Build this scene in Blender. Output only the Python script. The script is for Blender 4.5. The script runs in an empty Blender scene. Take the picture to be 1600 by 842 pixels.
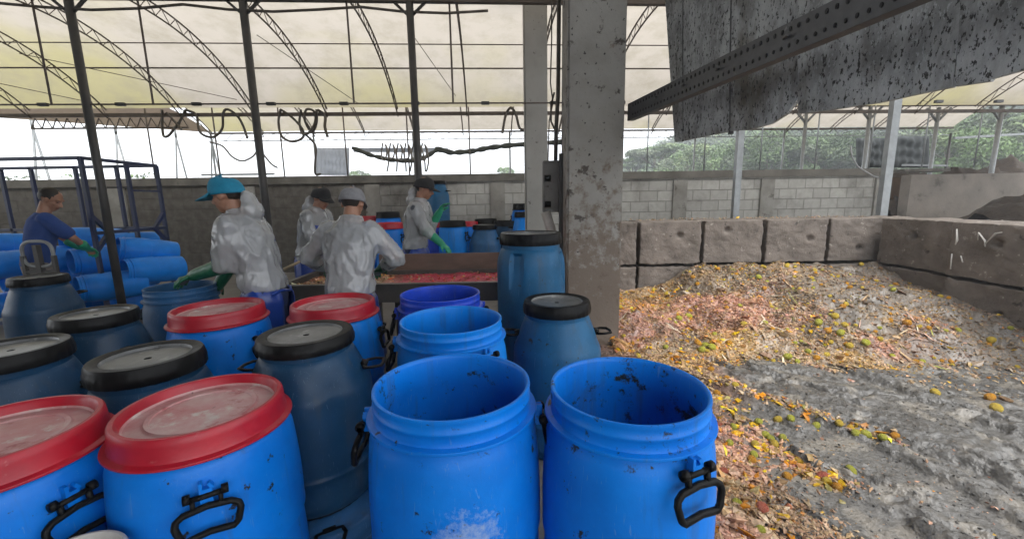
import bpy, bmesh, math, random
import numpy as np
from mathutils import Vector, Matrix, noise as mnoise

R = math.radians
rng = random.Random(7)
nrs = np.random.RandomState(11)
sc = bpy.context.scene
COL = sc.collection

# ------------------------------------------------------------------ camera
PITCH, ROLL, CH, FPX = R(9.5), R(1.0), 1.6, 650.0
_r0 = Vector((1, 0, 0)); FW = Vector((0, math.cos(PITCH), -math.sin(PITCH))); _u0 = Vector((0, math.sin(PITCH), math.cos(PITCH)))
RT = _r0 * math.cos(ROLL) - _u0 * math.sin(ROLL); UP = _u0 * math.cos(ROLL) + _r0 * math.sin(ROLL)
CAM = Vector((0, 0, CH))
cd = bpy.data.cameras.new('camera'); cam = bpy.data.objects.new('camera', cd); COL.objects.link(cam)
cd.sensor_width = 36; cd.lens = FPX / 1600 * 36; cd.clip_start = 0.02; cd.clip_end = 2000
cam.matrix_world = Matrix(((RT.x, UP.x, -FW.x, 0), (RT.y, UP.y, -FW.y, 0), (RT.z, UP.z, -FW.z, CH), (0, 0, 0, 1)))
sc.camera = cam

# ------------------------------------------------------------------ sky, sun, exposure (overcast)
SUN_EL, SUN_AZ = R(58), R(150)       # azimuth from +Y, clockwise: behind the camera on the right
w = bpy.data.worlds.new('World'); sc.world = w; w.use_nodes = True
nt = w.node_tree; nt.nodes.clear()
wo = nt.nodes.new('ShaderNodeOutputWorld'); bg = nt.nodes.new('ShaderNodeBackground')
sk = nt.nodes.new('ShaderNodeTexSky'); sk.sky_type = 'NISHITA'; sk.sun_disc = False
sk.sun_elevation = SUN_EL; sk.sun_rotation = SUN_AZ; sk.air_density = 1.0; sk.dust_density = 4.0
hs = nt.nodes.new('ShaderNodeHueSaturation'); hs.inputs['Saturation'].default_value = 0.12
tcw = nt.nodes.new('ShaderNodeTexCoord'); nzw = nt.nodes.new('ShaderNodeTexNoise'); nzw.inputs['Scale'].default_value = 2.2; nzw.inputs['Detail'].default_value = 5
rmp = nt.nodes.new('ShaderNodeValToRGB')
rmp.color_ramp.elements[0].position = .3; rmp.color_ramp.elements[0].color = (7.2, 7.6, 8.1, 1)
rmp.color_ramp.elements[1].position = .75; rmp.color_ramp.elements[1].color = (9.6, 9.8, 10.0, 1)
mx = nt.nodes.new('ShaderNodeMix'); mx.data_type = 'RGBA'; mx.inputs[0].default_value = .8
nt.links.new(tcw.outputs['Generated'], nzw.inputs['Vector']); nt.links.new(nzw.outputs['Fac'], rmp.inputs['Fac'])
nt.links.new(sk.outputs[0], hs.inputs['Color']); nt.links.new(hs.outputs[0], mx.inputs[6]); nt.links.new(rmp.outputs[0], mx.inputs[7])
nt.links.new(mx.outputs[2], bg.inputs['Color']); nt.links.new(bg.outputs[0], wo.inputs['Surface'])
bg.inputs['Strength'].default_value = 0.1
sd = bpy.data.lights.new('sun', 'SUN'); sd.energy = 0.9; sd.angle = R(25); sd.color = (1, .96, .9)
sun = bpy.data.objects.new('sun', sd); COL.objects.link(sun)
_sv = Vector((math.sin(SUN_AZ) * math.cos(SUN_EL), math.cos(SUN_AZ) * math.cos(SUN_EL), math.sin(SUN_EL)))
sun.rotation_euler = _sv.to_track_quat('Z', 'Y').to_euler()
vs = sc.view_settings; vs.view_transform = 'Standard'; vs.look = 'None'; vs.exposure = 1.92; vs.gamma = 1; vs.use_curve_mapping = False
sc.cycles.max_bounces = 8; sc.cycles.transmission_bounces = 6; sc.cycles.use_denoising = True

# ------------------------------------------------------------------ calibration helpers: photo pixel -> point in the place
def ray(x, y): return FW + RT * ((x - 800) / FPX) - UP * ((y - 421) / FPX)
def at_z(x, y, h): d = ray(x, y); return CAM + d * ((h - CH) / d.z)
def at_y(x, y, Y): d = ray(x, y); return CAM + d * (Y / d.y)
SA = R(3.5)
def S(x, y, z=0.): return Vector((x * math.cos(SA) - y * math.sin(SA), x * math.sin(SA) + y * math.cos(SA), z))
def at_s(x, y, Y):            # pixel on the plane ys = Y of the (slightly turned) shed
    d = ray(x, y); k = -d.x * math.sin(SA) + d.y * math.cos(SA); return CAM + d * (Y / k)
def s_x(p): return p.x * math.cos(SA) + p.y * math.sin(SA)

# ------------------------------------------------------------------ mesh builder
class MB:
    def __init__(s): s.v = []; s.f = []; s.m = []; s.c = None
    def add(s, vs, fs, mi=0):
        b = len(s.v); s.v.extend([tuple(p) for p in vs]); s.f.extend([tuple(b + i for i in f) for f in fs]); s.m.extend([mi] * len(fs)); return s
    def box(s, c, sz, M=None, mi=0):
        x, y, z = sz[0] / 2, sz[1] / 2, sz[2] / 2
        P = [Vector((a, b, d)) for a in (-x, x) for b in (-y, y) for d in (-z, z)]
        if M is not None: P = [M @ p for p in P]
        c = Vector(c); P = [p + c for p in P]
        return s.add(P, [(0, 1, 3, 2), (4, 6, 7, 5), (0, 4, 5, 1), (2, 3, 7, 6), (0, 2, 6, 4), (1, 5, 7, 3)], mi)
    def bar(s, p, q, wd, ht=None, up=(0, 0, 1), mi=0):
        p, q = Vector(p), Vector(q); ht = ht or wd; d = (q - p); L = d.length
        if L < 1e-6: return s
        d.normalize(); u = Vector(up)
        if abs(d.dot(u)) > .98: u = Vector((0, 1, 0))
        a = d.cross(u).normalized(); b = a.cross(d)
        M = Matrix((a, d, b)).transposed()
        return s.box((p + q) / 2, (wd, L, ht), M, mi)
    def tube(s, pts, r, n=8, caps=True, mi=0, flat=1.0, ref=None):
        pts = [Vector(p) for p in pts]; N = len(pts)
        rs = r if isinstance(r, (list, tuple)) else [r] * N
        ref = Vector(ref) if ref is not None else None
        V = []; prev = None
        for i, p in enumerate(pts):
            t = (pts[min(i + 1, N - 1)] - pts[max(i - 1, 0)]).normalized()
            if prev is None:
                a = ref if ref is not None else (Vector((0, 0, 1)) if abs(t.z) < .9 else Vector((1, 0, 0)))
            else: a = prev
            a = (a - t * a.dot(t)).normalized(); prev = a; b = t.cross(a)
            for k in range(n):
                th = 2 * math.pi * k / n
                V.append(p + a * (rs[i] * math.cos(th)) + b * (rs[i] * flat * math.sin(th)))
        F = [(i * n + k, i * n + (k + 1) % n, (i + 1) * n + (k + 1) % n, (i + 1) * n + k) for i in range(N - 1) for k in range(n)]
        if caps: F += [tuple(range(n))[::-1], tuple((N - 1) * n + k for k in range(n))]
        return s.add(V, F, mi)
    def loop(s, pts, r, n=8, mi=0, flat=1.0, ref=(0, 0, 1)):   # closed tube
        pts = [Vector(p) for p in pts]; N = len(pts); V = []; ref = Vector(ref)
        for i, p in enumerate(pts):
            t = (pts[(i + 1) % N] - pts[i - 1]).normalized(); a = (ref - t * ref.dot(t)).normalized(); b = t.cross(a)
            for k in range(n):
                th = 2 * math.pi * k / n; V.append(p + a * (r * math.cos(th)) + b * (r * flat * math.sin(th)))
        F = [(i * n + k, i * n + (k + 1) % n, ((i + 1) % N) * n + (k + 1) % n, ((i + 1) % N) * n + k) for i in range(N) for k in range(n)]
        return s.add(V, F, mi)
    def lathe(s, prof, n=64, mi=0, cap0=True, cap1=True, c=(0, 0, 0), mod=None):
        V = []; c = Vector(c); N = len(prof)
        for j, (r, z) in enumerate(prof):
            for k in range(n):
                th = 2 * math.pi * k / n; rr = r * (mod(th, j) if mod else 1)
                V.append(c + Vector((rr * math.cos(th), rr * math.sin(th), z)))
        F = [(j * n + k, j * n + (k + 1) % n, (j + 1) * n + (k + 1) % n, (j + 1) * n + k) for j in range(N - 1) for k in range(n)]
        if cap0: F.append(tuple(range(n))[::-1])
        if cap1: F.append(tuple((N - 1) * n + k for k in range(n)))
        return s.add(V, F, mi)
    def ell(s, c, r, n=16, m=10, M=None, mi=0):
        c = Vector(c); V = []
        for j in range(m + 1):
            ph = math.pi * (j / m - .5)
            for k in range(n):
                th = 2 * math.pi * k / n
                p = Vector((r[0] * math.cos(ph) * math.cos(th), r[1] * math.cos(ph) * math.sin(th), r[2] * math.sin(ph)))
                V.append(c + (M @ p if M is not None else p))
        F = [(j * n + k, j * n + (k + 1) % n, (j + 1) * n + (k + 1) % n, (j + 1) * n + k) for j in range(m) for k in range(n)]
        return s.add(V, F, mi)
    def cap(s, p, q, r1, r2, n=12):      # tapered capsule
        p, q = Vector(p), Vector(q); d = q - p; L = max(d.length, 1e-5); d = d / L
        P = []; rr = []
        for k in range(5): a = (k / 4) * math.pi / 2; P.append(p - d * r1 * math.cos(a)); rr.append(max(r1 * math.sin(a), 1e-4))
        for k in range(5): a = (k / 4) * math.pi / 2; P.append(q + d * r2 * math.sin(a)); rr.append(max(r2 * math.cos(a), 1e-4))
        a = Vector((0, 0, 1)) if abs(d.z) < .9 else Vector((1, 0, 0)); a = (a - d * a.dot(d)).normalized(); b = d.cross(a)
        V = [c + a * (r_ * math.cos(2 * math.pi * k / n)) + b * (r_ * math.sin(2 * math.pi * k / n)) for c, r_ in zip(P, rr) for k in range(n)]
        N = len(P)
        F = [(i * n + k, i * n + (k + 1) % n, (i + 1) * n + (k + 1) % n, (i + 1) * n + k) for i in range(N - 1) for k in range(n)]
        return s.add(V, F)
    def loft(s, secs, n=28, T=None, caps=True, a0=0, a1=2 * math.pi, pw=1.0):   # (z, cx, cy, rx, ry)
        V = []; full = abs(a1 - a0 - 2 * math.pi) < 1e-6; m = n if full else n + 1
        for z, cx, cy, rx, ry in secs:
            for k in range(m):
                th = a0 + (a1 - a0) * k / n; cth, sth = math.cos(th), math.sin(th)
                p = Vector((cx + rx * math.copysign(abs(cth) ** pw, cth), cy + ry * math.copysign(abs(sth) ** pw, sth), z))
                V.append(T(p) if T else p)
        N = len(secs)
        F = [(j * m + k, j * m + (k + 1) % m, (j + 1) * m + (k + 1) % m, (j + 1) * m + k) for j in range(N - 1) for k in range(n)]
        if caps and full: F += [tuple(range(m))[::-1], tuple((N - 1) * m + k for k in range(m))]
        return s.add(V, F)
    def mesh(s, name, smooth=False):
        me = bpy.data.meshes.new(name); me.from_pydata(s.v, [], s.f)
        if any(s.m): me.polygons.foreach_set('material_index', s.m)
        if smooth: me.polygons.foreach_set('use_smooth', [True] * len(me.polygons))
        if s.c is not None:
            ca = me.color_attributes.new('Col', 'FLOAT_COLOR', 'POINT')
            a = np.ones((len(s.v), 4), 'f'); a[:, :3] = np.asarray(s.c, 'f'); ca.data.foreach_set('color', a.ravel())
        me.update(); return me
    def build(s, name, mats, parent=None, smooth=False, loc=None):
        return link(name, s.mesh(name, smooth), mats, parent, loc)

def link(name, me, mats, parent=None, loc=None):
    if not isinstance(mats, (list, tuple)): mats = [mats]
    if not me.materials:
        for m in mats: me.materials.append(m)
    o = bpy.data.objects.new(name, me); COL.objects.link(o)
    if parent is not None: o.parent = parent
    if loc is not None: o.location = loc
    return o
def auto_smooth(me, ang=35):
    bm = bmesh.new(); bm.from_mesh(me)
    for f in bm.faces: f.smooth = True
    for e in bm.edges:
        if len(e.link_faces) == 2 and e.calc_face_angle(0) > R(ang): e.smooth = False
    bm.to_mesh(me); bm.free()
def empty(name, loc=(0, 0, 0), rz=0):
    o = bpy.data.objects.new(name, None); COL.objects.link(o); o.location = loc; o.rotation_euler = (0, 0, rz); o.empty_display_size = .1; return o
def tag(o, label, cat, group=None, kind=None):
    o['label'] = label; o['category'] = cat
    if group: o['group'] = group
    if kind: o['kind'] = kind
    return o
def struct(o): o['kind'] = 'structure'; return o
def copy_tree(o, parent=None):
    c = o.copy(); COL.objects.link(c)
    if parent is not None: c.parent = parent
    for ch in [x for x in bpy.data.objects if x.parent == o]: copy_tree(ch, c)
    return c
def evaluate(o, name):
    dg = bpy.context.evaluated_depsgraph_get(); me = bpy.data.meshes.new_from_object(o.evaluated_get(dg)); me.name = name; return me

# value noise
_perm = nrs.permutation(4096)
def vnoise(x, y, seed=0):
    xi = np.floor(x).astype(int); yi = np.floor(y).astype(int); xf = x - xi; yf = y - yi
    u = xf * xf * xf * (xf * (xf * 6 - 15) + 10); v = yf * yf * yf * (yf * (yf * 6 - 15) + 10)
    h = lambda a, b: _perm[(_perm[(a + seed * 131) & 4095] + b) & 4095] / 4095.0
    return (h(xi, yi) * (1 - u) + h(xi + 1, yi) * u) * (1 - v) + (h(xi, yi + 1) * (1 - u) + h(xi + 1, yi + 1) * u) * v
def fbm(x, y, oct=5, seed=0, gain=.5):
    s = 0; a = 1; t = 0
    for i in range(oct): s = s + a * vnoise(x * 2 ** i, y * 2 ** i, seed + i); t += a; a *= gain
    return s / t

# ------------------------------------------------------------------ materials
def nodes(name):
    m = bpy.data.materials.new(name); m.use_nodes = True; n = m.node_tree; b = n.nodes['Principled BSDF']; return m, n, b
def pm(name, c1, c2=None, scale=4., rough=.5, bump=0., bscale=40., specks=None, metal=0., detail=6., stretch=(1, 1, 1), spec=.5, lo=.35, hi=.65, coord='Object', r2=None, sp_scale=30, sp_at=.66, sp_w=.04, thin=None):
    m, n, b = nodes(name); L = n.links.new
    b.inputs['Roughness'].default_value = rough; b.inputs['Metallic'].default_value = metal; b.inputs['Specular IOR Level'].default_value = spec
    tc = n.nodes.new('ShaderNodeTexCoord'); mp = n.nodes.new('ShaderNodeMapping'); mp.inputs['Scale'].default_value = stretch
    L(tc.outputs[coord], mp.inputs['Vector']); vec = mp.outputs[0]
    oi = n.nodes.new('ShaderNodeObjectInfo'); ml = n.nodes.new('ShaderNodeMath'); ml.operation = 'MULTIPLY'; ml.inputs[1].default_value = 37.
    L(oi.outputs['Random'], ml.inputs[0]); va = n.nodes.new('ShaderNodeVectorMath'); va.operation = 'ADD'; L(vec, va.inputs[0]); L(ml.outputs[0], va.inputs[1]); vec = va.outputs[0]
    col = None
    def ramp(fac, p0, p1):
        r = n.nodes.new('ShaderNodeMapRange'); r.inputs[1].default_value = p0; r.inputs[2].default_value = p1; L(fac, r.inputs[0]); return r.outputs[0]
    def nz(sc_, det=detail, rg=.6):
        t = n.nodes.new('ShaderNodeTexNoise'); t.inputs['Scale'].default_value = sc_; t.inputs['Detail'].default_value = det; t.inputs['Roughness'].default_value = rg; L(vec, t.inputs['Vector']); return t.outputs['Fac']
    f1 = ramp(nz(scale), lo, hi)
    x = n.nodes.new('ShaderNodeMix'); x.data_type = 'RGBA'; L(f1, x.inputs[0]); x.inputs[6].default_value = (*c1, 1); x.inputs[7].default_value = (*(c2 or c1), 1); col = x.outputs[2]
    for i, sp in enumerate(specks or []):
        scol, ssc, sat, sw = sp
        fs = ramp(nz(ssc, 8, .65), sat, sat + sw)
        y = n.nodes.new('ShaderNodeMix'); y.data_type = 'RGBA'; L(fs, y.inputs[0]); L(col, y.inputs[6]); y.inputs[7].default_value = (*scol, 1); col = y.outputs[2]
    L(col, b.inputs['Base Color'])
    if r2 is not None:
        rr = n.nodes.new('ShaderNodeMapRange'); rr.inputs[3].default_value = rough; rr.inputs[4].default_value = r2; rr.inputs[1].default_value = .35; rr.inputs[2].default_value = .65; L(nz(scale * 2.3), rr.inputs[0]); L(rr.outputs[0], b.inputs['Roughness'])
    if bump:
        bn = n.nodes.new('ShaderNodeBump'); bn.inputs['Strength'].default_value = 1; bn.inputs['Distance'].default_value = bump; L(nz(bscale, 8), bn.inputs['Height']); L(bn.outputs[0], b.inputs['Normal'])
    m['col'] = 1
    return m

GRIME = (.02, .018, .016)
def drum_mat(name, c, rough=.36, dirt=.66, c2=None, pale=.72):
    return pm(name, c, c2 or tuple(k * .72 for k in c), 5, rough, .0012, 26, specks=[(tuple(.7 * k + .03 for k in c), 9, pale, .12), (GRIME, 16, dirt, .03), (GRIME, 70, .72, .03)], r2=rough + .10, spec=.28)
def drips(m, amt=.4):
    n = m.node_tree; L = n.links.new; b = n.nodes['Principled BSDF']; src = b.inputs['Base Color'].links[0].from_socket
    tc = n.nodes.new('ShaderNodeTexCoord'); mp = n.nodes.new('ShaderNodeMapping'); mp.inputs['Scale'].default_value = (16, 16, 1.3); L(tc.outputs['Object'], mp.inputs[0]); oi = n.nodes.new('ShaderNodeObjectInfo'); va = n.nodes.new('ShaderNodeVectorMath'); va.operation = 'ADD'; ml = n.nodes.new('ShaderNodeMath'); ml.operation = 'MULTIPLY'; ml.inputs[1].default_value = 91; L(oi.outputs['Random'], ml.inputs[0]); L(mp.outputs[0], va.inputs[0]); L(ml.outputs[0], va.inputs[1])
    nz = n.nodes.new('ShaderNodeTexNoise'); nz.inputs['Scale'].default_value = 1; nz.inputs['Detail'].default_value = 7; nz.inputs['Roughness'].default_value = .6; L(va.outputs[0], nz.inputs['Vector']); r = n.nodes.new('ShaderNodeMapRange'); r.inputs[1].default_value = .56; r.inputs[2].default_value = .72; r.inputs[4].default_value = amt; L(nz.outputs['Fac'], r.inputs[0])
    x = n.nodes.new('ShaderNodeMix'); x.data_type = 'RGBA'; L(r.outputs[0], x.inputs[0]); L(src, x.inputs[6]); x.inputs[7].default_value = (.05, .055, .06, 1)
    w2 = n.nodes.new('ShaderNodeTexNoise'); w2.inputs['Scale'].default_value = 34; w2.inputs['Detail'].default_value = 3; w2.inputs['Distortion'].default_value = 2.5; L(va.outputs[0], w2.inputs['Vector']); w2.inputs['Scale'].default_value = 5; r3 = n.nodes.new('ShaderNodeMapRange'); r3.inputs[1].default_value = .66; r3.inputs[2].default_value = .70; r3.inputs[4].default_value = .22; L(w2.outputs['Fac'], r3.inputs[0])
    y = n.nodes.new('ShaderNodeMix'); y.data_type = 'RGBA'; L(r3.outputs[0], y.inputs[0]); L(x.outputs[2], y.inputs[6]); y.inputs[7].default_value = (.25, .36, .5, 1); L(y.outputs[2], b.inputs['Base Color']); return m
M_BLUE = drum_mat('blue_plastic', (.0005, .19, .70), c2=(.0005, .15, .60), dirt=.635)
M_BLUE2 = drum_mat('violet_blue_plastic', (.012, .06, .55))
M_SKY = drum_mat('bright_blue_plastic', (.001, .22, .74), dirt=.68, c2=(.001, .18, .64))
M_NAVY = drum_mat('navy_plastic', (.009, .052, .120), rough=.34, dirt=.7)
M_TEAL = drum_mat('teal_plastic', (.012, .105, .23), rough=.42, dirt=.64)
M_STEEL_BLUE = drum_mat('faded_blue_plastic', (.02, .10, .24), rough=.45, dirt=.68)
for m_ in (M_BLUE, M_BLUE2, M_SKY, M_NAVY, M_TEAL, M_STEEL_BLUE): drips(m_)
M_RED = pm('red_lid_plastic', (.42, .007, .022), (.30, .007, .02), 6, .36, .0008, 30, specks=[((.5, .16, .15), 12, .66, .1)], r2=.5)
M_REDTOP = pm('dirty_sheen_red_lid_top', (.46, .17, .175), (.52, .34, .33), 7, .34, .002, 16, specks=[((.28, .02, .028), 9, .58, .12), ((.55, .48, .45), 11, .58, .1), ((.10, .05, .045), 30, .68, .04)], r2=.55)  # dirty smears, with wet sky sheen lightened into the colour
M_BLACK = pm('black_plastic', (.005, .005, .0055), (.009, .009, .009), 8, .34, .0006, 40, specks=[((.025, .024, .023), 18, .70, .1)], r2=.45, spec=.12)
M_LIDTOP = pm('dusty_black_lid_top', (.075, .078, .08), (.17, .175, .175), 6, .34, .0015, 20, specks=[((.32, .32, .31), 9, .58, .12), ((.02, .02, .02), 16, .64, .05)], r2=.36)
M_PALELID = pm('pale_lid_plastic', (.5, .48, .45), (.4, .38, .35), 8, .4, .001, 30)
M_STEEL = pm('painted_steel', (.035, .035, .035), (.06, .055, .05), 6, .5, .0005, 60, specks=[((.11, .06, .035), 9, .66, .08)])
M_RIB = pm('dull_truss_steel', (.075, .058, .048), (.12, .095, .08), 4, .6)
M_GALV = pm('galvanised_steel', (.27, .285, .29), (.21, .22, .225), 8, .45, .0004, 60, metal=.35, specks=[((.2, .17, .14), 9, .66, .1)])
M_FRAME = pm('navy_painted_tube', (.012, .022, .085), (.02, .03, .06), 5, .45, .0004, 50, specks=[((.08, .05, .03), 14, .68, .06)])
M_HOSE = pm('dark_rubber_hose', (.07, .06, .048), (.10, .085, .07), 6, .55)
M_CONC = pm('worn_concrete', (.30, .29, .265), (.22, .21, .19), 2.2, .8, .004, 30, specks=[((.06, .05, .042), 5, .585, .05), ((.02, .018, .016), 22, .63, .02), ((.10, .055, .03), 3.1, .66, .06)])
def muddy(m0, name, z0, z1, colr):      # splashed mud rising from the floor
    m = m0.copy(); m.name = name; n = m.node_tree; L = n.links.new; b = n.nodes['Principled BSDF']; src = b.inputs['Base Color'].links[0].from_socket
    g_ = n.nodes.new('ShaderNodeNewGeometry'); sx = n.nodes.new('ShaderNodeSeparateXYZ'); L(g_.outputs['Position'], sx.inputs[0]); r = n.nodes.new('ShaderNodeMapRange'); r.inputs[1].default_value = z1; r.inputs[2].default_value = z0; r.inputs[3].default_value = -.22; r.inputs[4].default_value = .25; L(sx.outputs['Z'], r.inputs[0])
    nz = n.nodes.new('ShaderNodeTexNoise'); nz.inputs['Scale'].default_value = 9; nz.inputs['Detail'].default_value = 10; nz.inputs['Roughness'].default_value = .7; L(g_.outputs['Position'], nz.inputs['Vector'])
    s_ = n.nodes.new('ShaderNodeMath'); L(nz.outputs['Fac'], s_.inputs[0]); L(r.outputs[0], s_.inputs[1]); q = n.nodes.new('ShaderNodeMapRange'); q.inputs[1].default_value = .48; q.inputs[2].default_value = .62; q.inputs[4].default_value = .85; L(s_.outputs[0], q.inputs[0])
    x = n.nodes.new('ShaderNodeMix'); x.data_type = 'RGBA'; L(q.outputs[0], x.inputs[0]); L(src, x.inputs[6]); x.inputs[7].default_value = (*colr, 1); L(x.outputs[2], b.inputs['Base Color']); return m
M_CONCM = muddy(M_CONC, 'mud_splashed_concrete', .3, 2.7, (.13, .095, .07))
M_CONC2 = pm('pale_concrete', (.40, .395, .37), (.33, .325, .3), 2.5, .8, .003, 30, specks=[((.12, .11, .1), 7, .63, .05), ((.03, .03, .03), 30, .68, .03)])
M_TRAY = pm('dark_wet_steel', (.05, .045, .04), (.085, .075, .065), 4, .45, .001, 30, specks=[((.16, .11, .08), 8, .64, .08)])
M_TRAYBACK = pm('stained_board', (.15, .095, .07), (.09, .06, .045), 5, .65, .002, 30, specks=[((.25, .2, .16), 14, .66, .08)], stretch=(.6, 1, 2))
M_SKIN = pm('skin', (.36, .19, .125), (.30, .15, .095), 20, .5, .0006, 90)
M_HAIR = pm('dark_hair', (.012, .009, .007), (.02, .014, .01), 60, .55, .002, 120, stretch=(1, 1, 4))
M_NAVYCLOTH = pm('navy_cloth', (.01, .02, .07), (.014, .03, .10), 8, .8, .004, 14)
M_GREYCLOTH = pm('grey_work_cloth', (.16, .15, .15), (.22, .21, .2), 8, .85, .005, 12)
M_BLUECLOTH = pm('blue_cotton', (.012, .045, .19), (.02, .06, .23), 6, .85, .005, 12)
M_APRON = pm('blue_pvc', (.008, .03, .20), (.012, .05, .28), 5, .28, .006, 9, specks=[((.2, .2, .22), 14, .7, .05)])
M_GLOVE = pm('green_rubber', (.006, .075, .035), (.01, .12, .055), 9, .42, .002, 40, specks=[((.12, .11, .06), 16, .66, .08)])
M_GLOVE2 = pm('bright_green_rubber', (.015, .24, .12), (.02, .30, .16), 9, .42, .002, 40, specks=[((.05, .10, .05), 22, .62, .05)])
M_CAPBLUE = pm('turquoise_cotton', (.012, .22, .36), (.01, .18, .30), 30, .85, .001, 120)
M_CAPBLK = pm('black_cotton', (.014, .014, .016), (.022, .022, .024), 30, .85, .001, 120)
M_CAPGRY = pm('grey_cotton', (.22, .22, .23), (.17, .17, .18), 30, .85, .001, 120)
M_BOOT = pm('rubber_boot', (.02, .02, .022), (.03, .03, .03), 8, .4)
M_DARK = pm('painted_hole_shade', (.012, .01, .01), None, 5, .8)

def raincoat(name, c1, c2):
    m, n, b = nodes(name); L = n.links.new
    tc = n.nodes.new('ShaderNodeTexCoord')
    mp = n.nodes.new('ShaderNodeMapping'); mp.inputs['Scale'].default_value = (1.2, 1.2, .38); L(tc.outputs['Object'], mp.inputs[0])
    a = n.nodes.new('ShaderNodeTexNoise'); a.noise_type = 'RIDGED_MULTIFRACTAL'; a.inputs['Scale'].default_value = 6.5; a.inputs['Detail'].default_value = 6; a.inputs['Roughness'].default_value = .55; a.inputs['Distortion'].default_value = .9; L(mp.outputs[0], a.inputs['Vector'])
    v = n.nodes.new('ShaderNodeTexVoronoi'); v.feature = 'DISTANCE_TO_EDGE'; v.inputs['Scale'].default_value = 7
    nd = n.nodes.new('ShaderNodeTexNoise'); nd.inputs['Scale'].default_value = 6; L(mp.outputs[0], nd.inputs['Vector'])
    ad = n.nodes.new('ShaderNodeMix'); ad.data_type = 'RGBA'; ad.inputs[0].default_value = .22; L(mp.outputs[0], ad.inputs[6]); L(nd.outputs['Color'], ad.inputs[7]); L(ad.outputs[2], v.inputs['Vector'])
    r = n.nodes.new('ShaderNodeMapRange'); r.inputs[1].default_value = .25; r.inputs[2].default_value = .95; L(a.outputs['Fac'], r.inputs[0])
    x = n.nodes.new('ShaderNodeMix'); x.data_type = 'RGBA'; L(r.outputs[0], x.inputs[0]); x.inputs[6].default_value = (*c1, 1); x.inputs[7].default_value = (*c2, 1); L(x.outputs[2], b.inputs['Base Color'])
    mv = n.nodes.new('ShaderNodeMapRange'); mv.inputs[1].default_value = 0; mv.inputs[2].default_value = .3; mv.interpolation_type = 'SMOOTHSTEP'; L(v.outputs['Distance'], mv.inputs[0])
    sm = n.nodes.new('ShaderNodeMath'); sm.operation = 'MULTIPLY_ADD'; sm.inputs[1].default_value = 2.2; L(a.outputs['Fac'], sm.inputs[0]); L(mv.outputs[0], sm.inputs[2])
    bn = n.nodes.new('ShaderNodeBump'); bn.inputs['Distance'].default_value = .009; bn.inputs['Strength'].default_value = .7; L(sm.outputs[0], bn.inputs['Height']); L(bn.outputs[0], b.inputs['Normal'])
    b.inputs['Roughness'].default_value = .2; b.inputs['Specular IOR Level'].default_value = .8
    al = n.nodes.new('ShaderNodeMapRange'); al.inputs[1].default_value = .3; al.inputs[2].default_value = .9; al.inputs[3].default_value = .66; al.inputs[4].default_value = .97; L(a.outputs['Fac'], al.inputs[0]); L(al.outputs[0], b.inputs['Alpha'])
    return m
M_COAT = raincoat('clear_plastic_raincoat', (.40, .41, .42), (.72, .73, .74))

def tarp(name, c1, c2, c3, tr=.55):
    m, n, b = nodes(name); L = n.links.new; n.nodes.remove(b)
    out = n.nodes['Material Output']; tc = n.nodes.new('ShaderNodeTexCoord')
    a = n.nodes.new('ShaderNodeTexNoise'); a.inputs['Scale'].default_value = .42; a.inputs['Detail'].default_value = 6; L(tc.outputs['Object'], a.inputs['Vector'])
    sx = n.nodes.new('ShaderNodeSeparateXYZ'); L(tc.outputs['Object'], sx.inputs[0])
    # algae grows towards the low left end of the sheet
    gx = n.nodes.new('ShaderNodeMapRange'); gx.inputs[1].default_value = 0.; gx.inputs[2].default_value = -8.5; gx.inputs[3].default_value = -.16; gx.inputs[4].default_value = .14; L(sx.outputs['X'], gx.inputs[0])
    gz = n.nodes.new('ShaderNodeMapRange'); gz.inputs[1].default_value = 4.3; gz.inputs[2].default_value = 3.3; gz.inputs[3].default_value = -.12; gz.inputs[4].default_value = .12; L(sx.outputs['Z'], gz.inputs[0])
    s1 = n.nodes.new('ShaderNodeMath'); L(a.outputs['Fac'], s1.inputs[0]); L(gx.outputs[0], s1.inputs[1])
    s2 = n.nodes.new('ShaderNodeMath'); L(s1.outputs[0], s2.inputs[0]); L(gz.outputs[0], s2.inputs[1])
    r = n.nodes.new('ShaderNodeMapRange'); r.inputs[1].default_value = .36; r.inputs[2].default_value = .62; L(s2.outputs[0], r.inputs[0])
    x = n.nodes.new('ShaderNodeMix'); x.data_type = 'RGBA'; L(r.outputs[0], x.inputs[0]); x.inputs[6].default_value = (*c1, 1); x.inputs[7].default_value = (*c2, 1)
    st = n.nodes.new('ShaderNodeTexNoise'); st.inputs['Scale'].default_value = 2.2; st.inputs['Detail'].default_value = 9; st.inputs['Roughness'].default_value = .7; L(tc.outputs['Object'], st.inputs['Vector'])
    r2 = n.nodes.new('ShaderNodeMapRange'); r2.inputs[1].default_value = .44; r2.inputs[2].default_value = .74; r2.inputs[4].default_value = .75; L(st.outputs['Fac'], r2.inputs[0])
    y = n.nodes.new('ShaderNodeMix'); y.data_type = 'RGBA'; L(r2.outputs[0], y.inputs[0]); L(x.outputs[2], y.inputs[6]); y.inputs[7].default_value = (*c3, 1)
    d = n.nodes.new('ShaderNodeBsdfDiffuse'); t = n.nodes.new('ShaderNodeBsdfTranslucent'); ms = n.nodes.new('ShaderNodeMixShader'); ms.inputs[0].default_value = tr
    L(y.outputs[2], d.inputs[0]); L(y.outputs[2], t.inputs[0]); L(d.outputs[0], ms.inputs[1]); L(t.outputs[0], ms.inputs[2]); L(ms.outputs[0], out.inputs[0])
    return m
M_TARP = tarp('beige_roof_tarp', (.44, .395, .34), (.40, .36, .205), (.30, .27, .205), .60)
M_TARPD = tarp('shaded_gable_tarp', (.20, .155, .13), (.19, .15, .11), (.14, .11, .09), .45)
M_CURT = tarp('pale_side_curtain', (.8, .83, .88), (.74, .77, .82), (.6, .62, .66), .6)
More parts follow.
